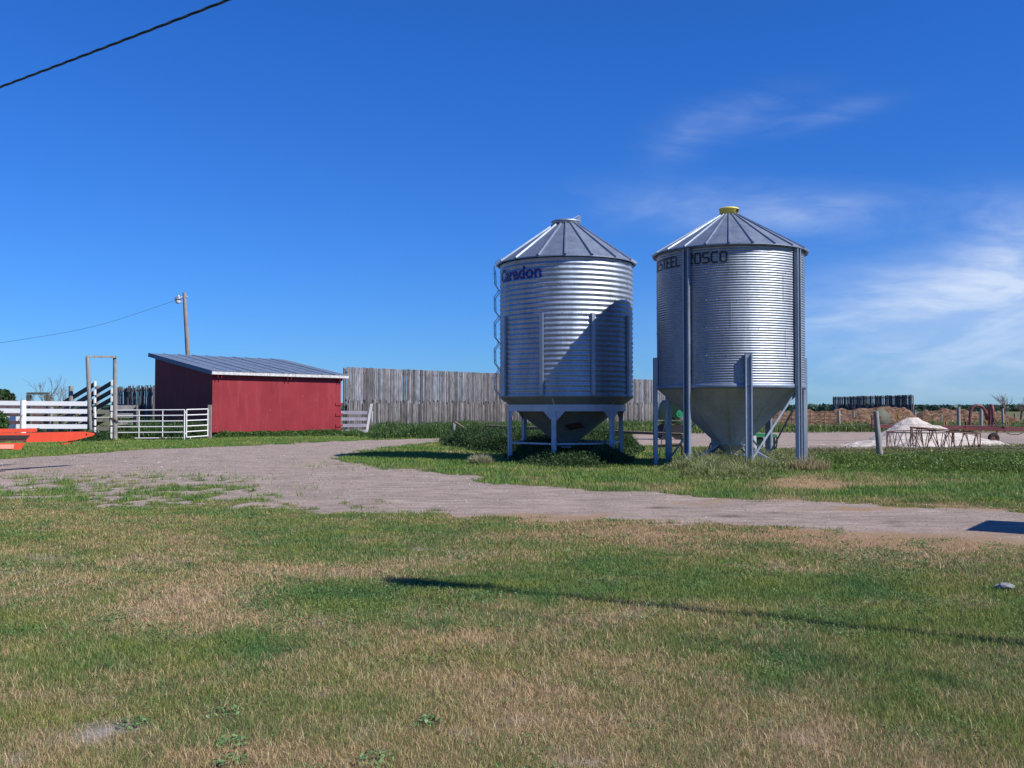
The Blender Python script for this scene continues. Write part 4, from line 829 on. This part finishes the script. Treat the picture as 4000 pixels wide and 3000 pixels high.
feeder(gx(3592, 40.0), 1.28, .70, 'rusty round bale feeder, the lower left one beside the fence post', 13, .3, (.02, .02))

# ---------------------------------------------------------------- page wire fence at right
WFp = thing('wire_fence', 'thin wire fence with a thick grey post in front of the gravel pile', 'fence', gx(3424, 33))
m = MB(); m.tube([gx(3436, 33), at(3421, 1606, 33)], [.105, .085], 12); m.build('post', M['wood'], WFp)
for px in (2560, 4250, 5100):
    m = MB(); m.tube([gx(px, 33), gx(px, 33, 1.45)], .08, 10); m.build('post', M['wood'], WFp)
for z in (.35, .6, .85, 1.1):
    m = MB(); m.tube([gx(3146, 33.05, z-.02), gx(3280, 33.05, z-.035), gx(3424, 33.05, z), gx(3800, 33.05, z-.03), gx(4250, 33.05, z), gx(5100, 33.05, z)], .0045, 4); m.build('wire', M['wireg'], WFp)
# far posts and mesh gate
FF = thing('wire_fence', 'far wire fence of thin pale posts in front of the manure piles', 'fence', gx(3275, 78))
for px, ptop, Y, r in ((3277, 1603, 78, .13), (3335, 1606, 82, .09), (3575, 1601, 84, .10), (3678, 1617, 84, .07), (3745, 1590, 72, .13), (3833, 1596, 72, .13), (3917, 1595, 76, .10), (3965, 1615, 90, .1), (4060, 1596, 76, .1)):
    m = MB(); m.tube([gx(px, Y), at(px-1, ptop, Y)], r, 8); m.build('post', M['wood'], FF)
MG = thing('mesh_gate', 'dark rusty mesh gate between the right bin and the far fence post', 'gate', gx(3140, 77))
for py in (1611, 1626, 1640, 1652, 1667):
    m = MB(); m.tube([at(3090, py-3, 77), at(3273, py, 77)], .028, 6); m.build('rail', M['rust'], MG)
for px in (3092, 3165, 3220, 3271):
    m = MB(); m.tube([at(px, 1610, 76.96), at(px, 1670, 76.96)], .026, 6); m.build('upright', M['rust'], MG)

# ---------------------------------------------------------------- red wheel rake
yr = 46.5; RK = thing('hay_rake', 'faded red wheel rake with two hoop arms behind the gravel pile', 'hay rake', gx(3880, yr))
def T_(pts, r, name, mat='redimp', par=None, seg=10):
    m = MB(); m.tube(pts, r, seg); return m.build(name, M[mat], par or RK)
m = MB(); m.bar(at(3404, 1664, yr), at(3770, 1671, yr), .15, .17); m.bar(at(3770, 1672, yr), at(4160, 1680, yr), .17, .2); m.build('main_beam', M['redimp'], RK)
m = MB(); m.bar(at(3770, 1666, yr-.3), at(3907, 1674, yr-.5), .14, .15); m.build('side_beam', M['redimp'], RK)
T_([at(3789, 1670, yr), at(3789, 1630, yr), at(3792, 1605, yr), at(3800, 1590, yr), at(3812, 1583, yr), at(3828, 1585, yr), at(3838, 1590, yr), at(3846, 1603, yr+.1), at(3850, 1618, yr+.15), at(3856, 1640, yr+.2)], .07, 'hoop_arm')
T_([at(3877, 1672, yr), at(3879, 1630, yr), at(3878, 1600, yr), at(3874, 1584, yr+.1), at(3868, 1584, yr+.5), at(3865, 1600, yr+.8), at(3866, 1640, yr+.9), at(3866, 1668, yr+.9)], .075, 'hoop_arm')
T_([at(3877, 1628, yr-.1), at(3900, 1655, yr-.1), at(3925, 1672, yr-.1)], .02, 'hydraulic_hose', 'dark', None, 6)
T_([at(3920, 1685, yr-.1), at(3945, 1696, yr-.1), at(3975, 1698, yr-.1), at(4000, 1688, yr-.1)], .02, 'hydraulic_hose', 'dark', None, 6)
T_([at(3407, 1660, yr), at(3405, 1622, yr+.1)], .04, 'rake_arm'); T_([at(3418, 1660, yr), at(3440, 1628, yr)], .04, 'rake_arm')
def wheel(px, py, Y, r, name, hub=.12, tines=30, yaw=0):
    q = at(px, py, Y); ax = Vector((math.sin(yaw), -math.cos(yaw), 0)); u = Vector((math.cos(yaw), math.sin(yaw), 0)); m = MB()
    m.tube([q+(u*math.cos(2*PI*k/24)+Vector((0, 0, 1))*math.sin(2*PI*k/24))*r*.72 for k in range(25)], .02, 5, caps=False)
    for k in range(tines):
        a = 2*PI*k/tines; d = u*math.cos(a)+Vector((0, 0, 1))*math.sin(a); e = u*math.cos(a+.35)+Vector((0, 0, 1))*math.sin(a+.35); m.tube([q+d*hub, q+d*r*.72, q+e*r], .011, 4)
    m.tube([q-ax*.05, q+ax*.05], hub, 12); return m.build(name, M['rakew'], RK)
M['rakew'] = simple('rusty_rake_wheel', (.17, .10, .045), .8, .2, .3, 5)
for px, py, r, yw_ in ((3507, 1627, .32, .9), (3693, 1652, .33, .9), (3770, 1652, .33, .9), (3850, 1652, .33, .9), (3936, 1652, .33, .9), (4020, 1653, .33, .9)): wheel(px, py, yr+.5, r, 'rake_wheel', .1, 28, yw_)
q = at(3444, 1632, yr+.1); m = MB(); m.lathe([(0, 0), (.44, .0), (.44, .02), (0, .03)], (0, 0, 0), 28)
for i, v_ in enumerate(m.v):
    w = Matrix.Rotation(R_(78), 3, 'X')@Vector(v_); m.v[i] = tuple(Matrix.Rotation(R_(12), 3, 'Z')@w+q)
m.build('wheel_disc', simple('dull_grey_green_disc', (.09, .095, .07), .8), RK)
q = gx(3880, yr-.4, .25); m = MB(); sg = 28
for r, w_ in (): pass
pr = [(.14, -.07), (.23, -.08), (.26, -.05), (.26, .05), (.23, .08), (.14, .07)]; vs = []
for r, w_ in pr: vs += [q+Vector((r*math.cos(2*PI*k/sg), w_, r*math.sin(2*PI*k/sg))) for k in range(sg)]
m.add(vs, [(i*sg+k, i*sg+(k+1) % sg, (i+1)*sg+(k+1) % sg, (i+1)*sg+k) for i in range(5) for k in range(sg)], True); whl = m.build('wheel', M['dark'], RK)
m = MB(); m.tube([q-Vector((0, .05, 0)), q+Vector((0, .05, 0))], .14, 16); m.build('rim', M['rust'], whl)
m = MB(); m.bar(q, at(3900, 1680, yr-.3), .08, .08); m.build('wheel_arm', M['redimp'], RK)

# ---------------------------------------------------------------- green machines seen between the legs
yg = 36.5; GM = thing('seed_planter', 'bright green row planter unit behind the right bin', 'farm machine', gx(2992, yg))
m = MB(); m.prism([at(2953, 1697, yg), at(2962, 1693, yg), at(3033, 1697, yg), at(3036, 1702, yg), at(3030, 1708, yg), at(2955, 1706, yg)], (0, .5, 0)); m.build('hopper_lid', M['green'], GM)
m = MB(); m.prism([at(2956, 1708, yg+.05), at(2982, 1708, yg+.05), at(2981, 1745, yg+.05), at(2970, 1752, yg+.05), at(2958, 1745, yg+.05)], (0, .4, 0)); m.build('seed_box', M['darkgreen'], GM)
m = MB(); m.bar(gx(2950, yg-.1), at(2948, 1702, yg-.1), .10, .06, (0, 1, 0)); m.build('pale_strut', M['whitewood'], GM)
m = MB(); m.tube([at(3032, 1704, yg), at(3036, 1722, yg), at(3033, 1745, yg), at(3024, 1756, yg)], .025, 6); m.build('hose', M['dark'], GM)
m = MB(); m.tube([gx(3024, yg+.2), at(3024, 1707, yg+.2)], .04, 8); m.build('leg', M['darkgreen'], GM)
yt2 = 52.0; DG = thing('farm_machine', 'dark green farm machine half hidden behind the left legs of the tall legged bin', 'farm machine', gx(2625, yt2))
m = MB(); pts = [(2583, 1640), (2583, 1602), (2590, 1576), (2602, 1563), (2618, 1560), (2640, 1572), (2655, 1590), (2660, 1615), (2655, 1640)]; m.prism([at(x, y, yt2) for x, y in pts], (0, 1.2, 0)); m.build('body', M['darkgreen'], DG)
m = MB(); q = at(2656, 1616, yt2-.3); m.tube([q-Vector((0, .1, 0)), q+Vector((0, .1, 0))], .20, 18); m.tube([q-Vector((0, .12, 0)), q-Vector((0, .1, 0))], .08, 12); m.build('pulley', M['green'], DG)
m = MB(); m.box(at(2620, 1650, yt2+.5), (1.0, .5, .12)); m.build('deck', M['darkgreen'], DG)
for px in (2590, 2650):
    q = gx(px, yt2+.4, .42); m = MB(); m.tube([q-Vector((0, .12, 0)), q+Vector((0, .12, 0))], .42, 22); m.build('wheel', M['dark'], DG)

# ---------------------------------------------------------------- trees
def dead_tree(name, base, h, label, spread=.5, seed=1, depth=5, n0=4, r0=.06, group=None, cat='dead shrub'):
    random.seed(seed); m = MB(); base = Vector(base)
    def br(p, d, L, r, lv):
        pts = [p]; q = p
        for i in range(3): d = (d+Vector((random.uniform(-.22, .22), random.uniform(-.22, .22), random.uniform(-.05, .16)))).normalized(); q = q+d*L/3; pts.append(q)
        m.tube(pts, [r, r*.88, r*.75, r*.6], 5 if lv < 3 else 4, caps=False)
        if lv >= depth: return
        for i in range(random.choice((2, 3, 3))):
            t = random.choice((1, 2, 3)); nd = (d+Vector((random.uniform(-1, 1), random.uniform(-1, 1), random.uniform(-.25, .6)))*spread*1.4).normalized(); br(pts[t], nd, L*random.uniform(.55, .8), r*.6, lv+1)
    for i in range(n0): br(base+Vector((random.uniform(-.15, .15), random.uniform(-.15, .15), 0)), Vector((random.uniform(-.5, .5)*spread, random.uniform(-.4, .4)*spread, 1)).normalized(), h*.42, r0, 1)
    o = m.build(name, M['deadwood'], None, base); tag(o, label, cat, group); return o
dead_tree('dead_shrub', gx(222, 62), 3.7, 'bare twiggy dead shrub behind the left side of the loading chute', .55, 4, 5, 5, .05)
dead_tree('dead_shrub', gx(305, 66), 3.6, 'thin dead shrub showing just left of the tall chute posts', .5, 9, 4, 3, .035)
dead_tree('dead_shrub', gx(20, 66), 3.7, 'sparse dead shrub at the far left edge beside the dark evergreen', .6, 14, 4, 3, .03)
dead_tree('dead_shrub', gx(70, 64), 2.9, 'low spreading dead shrub between the evergreen and the timber frame', .9, 21, 4, 4, .025)
dead_tree('dead_shrub', gx(545, 80), 3.8, 'dead twigs rising above the dark slab fence beside the shed', .7, 25, 4, 5, .03)
dead_tree('dead_tree', gx(3925, 150), 4.3, 'bare dead tree on the horizon at right behind the hay rake', .6, 31, 5, 3, .10, cat='dead tree')
dead_tree('dead_tree', gx(3985, 150), 3.7, 'bare dead tree at the right edge of the photo on the horizon', .6, 38, 4, 2, .10, cat='dead tree')
def leafball(name, cs, n, size, cA, cB, par=None, loc=(0, 0, 0)):
    V = []; C = []
    tot = sum(c[3]*c[4]*c[5] for c in cs); Vl = []; Cl = []
    for x, y, z, rx, ry, rz in cs:
        k = int(n*rx*ry*rz/tot); d = RNG.normal(size=(k, 3)); d /= np.linalg.norm(d, axis=1)[:, None]; rr = RNG.random(k)**.45
        wob = .8+.5*fbm(d[:, 0]*2+x, d[:, 2]*2+y, 3, 4); p = d*rr[:, None]*wob[:, None]*np.array([rx, ry, rz])+np.array([x, y, z])
        d1 = RNG.normal(size=(k, 3)); d1 /= np.linalg.norm(d1, axis=1)[:, None]; d2 = np.cross(d1, RNG.normal(size=(k, 3))); d2 /= np.linalg.norm(d2, axis=1)[:, None]; s = size*(.5+RNG.random(k))[:, None]
        Vl.append(np.stack([p-d1*s, p-d2*s*.5, p+d1*s, p+d2*s*.5], 1).reshape(-1, 3)); Cl.append(np.repeat(lerp(cA, cB, RNG.random(k)), 4, 0))
    V = np.concatenate(Vl); C = np.concatenate(Cl); k = len(V)//4; q = np.arange(k)*4
    o = npmesh(name, V, np.stack([q, q+1, q+2, q+3], 1), M['leaf'], C, loc=loc)
    if par: o.location = Vector(loc)-chain_loc(par); o.parent = par
    return o
ev = gx(5, 72); ET = thing('evergreen_tree', 'dark green bushy tree at the far left edge', 'tree', ev)
leafball('crown', [(ev.x-.2, ev.y, 1.9, 1.2, 1.0, 1.1), (ev.x+.3, ev.y, 1.3, .9, .9, .7), (ev.x-1.5, ev.y+.5, 1.8, 1.2, 1, 1.1)], 9000, .13, (.018, .05, .02), (.05, .10, .03), ET, tuple(ev))
m = MB(); m.tube([ev, ev+Vector((0, 0, 1.5))], [.14, .08], 8); m.build('trunk', M['deadwood'], ET)
bp = gx(-10, 47.5); o = leafball('bush', [(bp.x, bp.y, .75, .55, .5, .85)], 2600, .07, (.04, .09, .02), (.09, .17, .05), None, tuple(bp)); tag(o, 'leafy green bush in front of the white board fence at the left edge', 'bush')
# treeline
def treeline():
    n = 60000; X = (RNG.random(n)*2-1)*1400; Y = 760+RNG.random(n)*60; top = 3.5+2.4*fbm(X*.012, Y*0, 5, 3)+1.4*(fbm(X*.09, Y*0, 3, 9)-.3); Z = top*RNG.random(n)**.6
    d1 = RNG.normal(size=(n, 3)); d1 /= np.linalg.norm(d1, axis=1)[:, None]; d2 = np.cross(d1, RNG.normal(size=(n, 3))); d2 /= np.linalg.norm(d2, axis=1)[:, None]; s = (1.0+1.2*RNG.random(n))[:, None]; p = np.stack([X, Y, Z], 1)
    V = np.stack([p-d1*s, p-d2*s*.7, p+d1*s, p+d2*s*.7], 1).reshape(-1, 3); q = np.arange(n)*4
    o = npmesh('treeline', V, np.stack([q, q+1, q+2, q+3], 1), M['leaf'], np.repeat(lerp((.035, .075, .055), (.06, .11, .075), RNG.random(n)), 4, 0)); tag(o, 'far dark green line of trees on the horizon', 'woodland', kind='stuff')
treeline()

# ---------------------------------------------------------------- things out of frame that cast the seen shadows
tipg = gp(1730, 2284); hd2 = Vector((-math.sin(AZ), math.cos(AZ), 0)); hp = 8.4; yb0 = tipg - hd2*(hp/math.tan(EL))
YP = thing('yard_pole', 'wooden yard pole whose long shadow crosses the lawn', 'light pole', yb0)
m = MB(); m.tube([yb0, yb0+Vector((0, 0, hp-.3))], [.075, .04], 12); m.build('pole', M['polewood'], YP)
m = MB(); q = yb0+Vector((0, 0, hp-.12)); m.tube([q-Vector((-.12, -.05, .25)), q+Vector((0, 0, .02)), q+Vector((-.3, .1, .15)), q+Vector((-.5, .2, .12))], [.08, .17, .2, .10], 12); m.build('lamp_head', M['steel'], YP)
tc = gp(3767, 2073); zt = 2.1; k = tc-hd2*(zt/math.tan(EL)); uu = Vector((.59, .81, 0)); vv = Vector((.81, -.59, 0))
FT = thing('guessed_wagon', 'guessed steel wagon out of view, added to cast the shadow beside the track', 'wagon', k+uu*.8+vv*1.5)  # unseen body of guessed form, added for its shadow at the right edge
def w_(a, b, z): return k+uu*a+vv*b+Vector((0, 0, z))
m = MB(); m.add([w_(0, 0, zt), w_(1.5, 0, zt), w_(1.5, 3.4, zt), w_(0, 3.4, zt), w_(.2, .3, .9), w_(1.3, .3, .9), w_(1.3, 3.1, .9), w_(.2, 3.1, .9)], [(0, 1, 5, 4), (1, 2, 6, 5), (2, 3, 7, 6), (3, 0, 4, 7), (4, 5, 6, 7), (0, 1, 2, 3)]); m.build('box', M['redimp'], FT)
for a in (.1, 1.4):
    for b in (.6, 2.8):
        q = w_(a, b, .4); m = MB(); m.tube([q-uu*.1, q+uu*.1], .4, 20); m.build('wheel', M['dark'], FT)
m = MB(); m.bar(w_(.75, .4, .75), w_(.75, 3.0, .75), .5, .14); m.build('chassis', M['rust'], FT)

# ---------------------------------------------------------------- camera, light, sky
cam = bpy.data.cameras.new('camera'); co = bpy.data.objects.new('camera', cam); COL.objects.link(co); cam.lens = 34.56; cam.sensor_width = 36; cam.sensor_fit = 'HORIZONTAL'; cam.clip_end = 20000; cam.clip_start = .05
co.location = (0, 0, H); co.rotation_euler = (R_(90)+PITCH, 0, 0); S.camera = co
sl_ = bpy.data.lights.new('sun', 'SUN'); so = bpy.data.objects.new('sun', sl_); COL.objects.link(so); sl_.energy = 4.9; sl_.angle = R_(.53); sl_.color = (1, .95, .86); so.rotation_euler = SUN.to_track_quat('Z', 'Y').to_euler(); so.location = (20, -20, 30)
W = bpy.data.worlds.new('World'); S.world = W; W.use_nodes = True; nt = W.node_tree; bg = nt.nodes['Background']
sky = nt.nodes.new('ShaderNodeTexSky'); sky.sky_type = 'NISHITA'; sky.sun_disc = False; sky.sun_elevation = EL; sky.sun_rotation = PI-AZ; sky.air_density = 1.0; sky.dust_density = .0; sky.ozone_density = 5.0; sky.altitude = 300
def wn(ty, **kw):
    x = nt.nodes.new(ty)
    for a, b in kw.items(): setattr(x, a, b)
    return x
def wm(op, a, b=0.0, clamp=False):
    x = wn('ShaderNodeMath', operation=op); x.use_clamp = clamp
    for i, v in enumerate((a, b)):
        if isinstance(v, (int, float)): x.inputs[i].default_value = v
        else: nt.links.new(v, x.inputs[i])
    return x.outputs[0]
tcn = wn('ShaderNodeTexCoord'); sx = wn('ShaderNodeSeparateXYZ'); nt.links.new(tcn.outputs['Generated'], sx.inputs[0])
yy = wm('MAXIMUM', sx.outputs[1], .05); U_ = wm('DIVIDE', sx.outputs[0], yy); V_ = wm('DIVIDE', sx.outputs[2], yy)
cb = wn('ShaderNodeCombineXYZ'); nt.links.new(U_, cb.inputs[0]); nt.links.new(V_, cb.inputs[1])
def wnoise(sc, mapsc, rot=0, det=6, dist=0.0):
    mp = wn('ShaderNodeMapping'); mp.inputs['Scale'].default_value = mapsc; mp.inputs['Rotation'].default_value = (0, 0, rot); nt.links.new(cb.outputs[0], mp.inputs[0])
    n = wn('ShaderNodeTexNoise'); n.inputs['Scale'].default_value = sc; n.inputs['Detail'].default_value = det; n.inputs['Distortion'].default_value = dist; nt.links.new(mp.outputs[0], n.inputs['Vector']); return n.outputs['Fac']
def blob(px, py, rx, ry, rot=0.0):
    u0, v0 = (px-2000)/F, (1600-py)/F; du = wm('SUBTRACT', U_, u0); dv = wm('SUBTRACT', V_, v0); c, s = math.cos(rot), math.sin(rot)
    a = wm('DIVIDE', wm('ADD', wm('MULTIPLY', du, c), wm('MULTIPLY', dv, s)), rx/F); b = wm('DIVIDE', wm('SUBTRACT', wm('MULTIPLY', dv, c), wm('MULTIPLY', du, s)), ry/F)
    return wm('POWER', 2.71828, wm('MULTIPLY', wm('ADD', wm('MULTIPLY', a, a), wm('MULTIPLY', b, b)), -1.0))
n1 = wnoise(6.5, (1, 3.4, 1), R_(-12), 9, 1.6); n2 = wnoise(22, (1, 3.5, 1), R_(-24), 10, 1.2)
tex = wm('ADD', wm('MULTIPLY', n1, .75), wm('MULTIPLY', n2, .25)); tex = wm('MULTIPLY', wm('SUBTRACT', tex, .40, True), 3.6, True)
acc = None
for args, amp in (((2650, 560, 130, 80, .5), .3), ((2900, 430, 260, 70, .25), .42), ((3250, 440, 220, 40, .25), .4), ((2950, 820, 520, 90, -.05), .75), ((3350, 790, 260, 50, .1), .3), ((3950, 900, 180, 110, -.5), .9), ((3650, 1130, 600, 120, .18), .8), ((3950, 1100, 300, 160, .15), 1.0), ((3900, 1400, 900, 220, 0), .85)):
    b = wm('MULTIPLY', blob(*args), amp); acc = b if acc is None else wm('ADD', acc, b)
cl = wm('MULTIPLY', acc, wm('ADD', wm('MULTIPLY', tex, .75), .14), True); cl = wm('MULTIPLY', cl, .42)
soft = None
for args, amp in (((3950, 1080, 520, 130, .12), .30), ((3950, 1330, 1000, 230, 0), .28), ((3000, 830, 420, 80, 0), .14), ((4050, 880, 200, 120, -.4), .16)):
    b = wm('MULTIPLY', blob(*args), amp); soft = b if soft is None else wm('ADD', soft, b)
cl = wm('ADD', cl, wm('MULTIPLY', soft, wm('ADD', .72, wm('MULTIPLY', n1, .55))), True)
mxw = wn('ShaderNodeMix', data_type='RGBA'); nt.links.new(cl, mxw.inputs[0]); tint = wn('ShaderNodeMix', data_type='RGBA', blend_type='MULTIPLY'); tint.inputs[0].default_value = 1; nt.links.new(sky.outputs[0], tint.inputs[6]); mr = wn('ShaderNodeMapRange'); mr.inputs['From Min'].default_value = -.02; mr.inputs['From Max'].default_value = .34; nt.links.new(sx.outputs[2], mr.inputs['Value'])
tm = wn('ShaderNodeMix', data_type='RGBA'); nt.links.new(mr.outputs[0], tm.inputs[0]); tm.inputs[6].default_value = (.32, .61, 1.08, 1); tm.inputs[7].default_value = (.21, .66, 1.38, 1); nt.links.new(tm.outputs[2], tint.inputs[7]); nt.links.new(tint.outputs[2], mxw.inputs[6]); mxw.inputs[7].default_value = (6.6, 7.6, 9.2, 1)
nt.links.new(mxw.outputs[2], bg.inputs[0]); bg.inputs[1].default_value = .083
S.view_settings.view_transform = 'Standard'; S.view_settings.look = 'None'; S.view_settings.exposure = .38; S.view_settings.gamma = 1
S.render.engine = 'CYCLES'; S.cycles.max_bounces = 6; S.cycles.transparent_max_bounces = 4
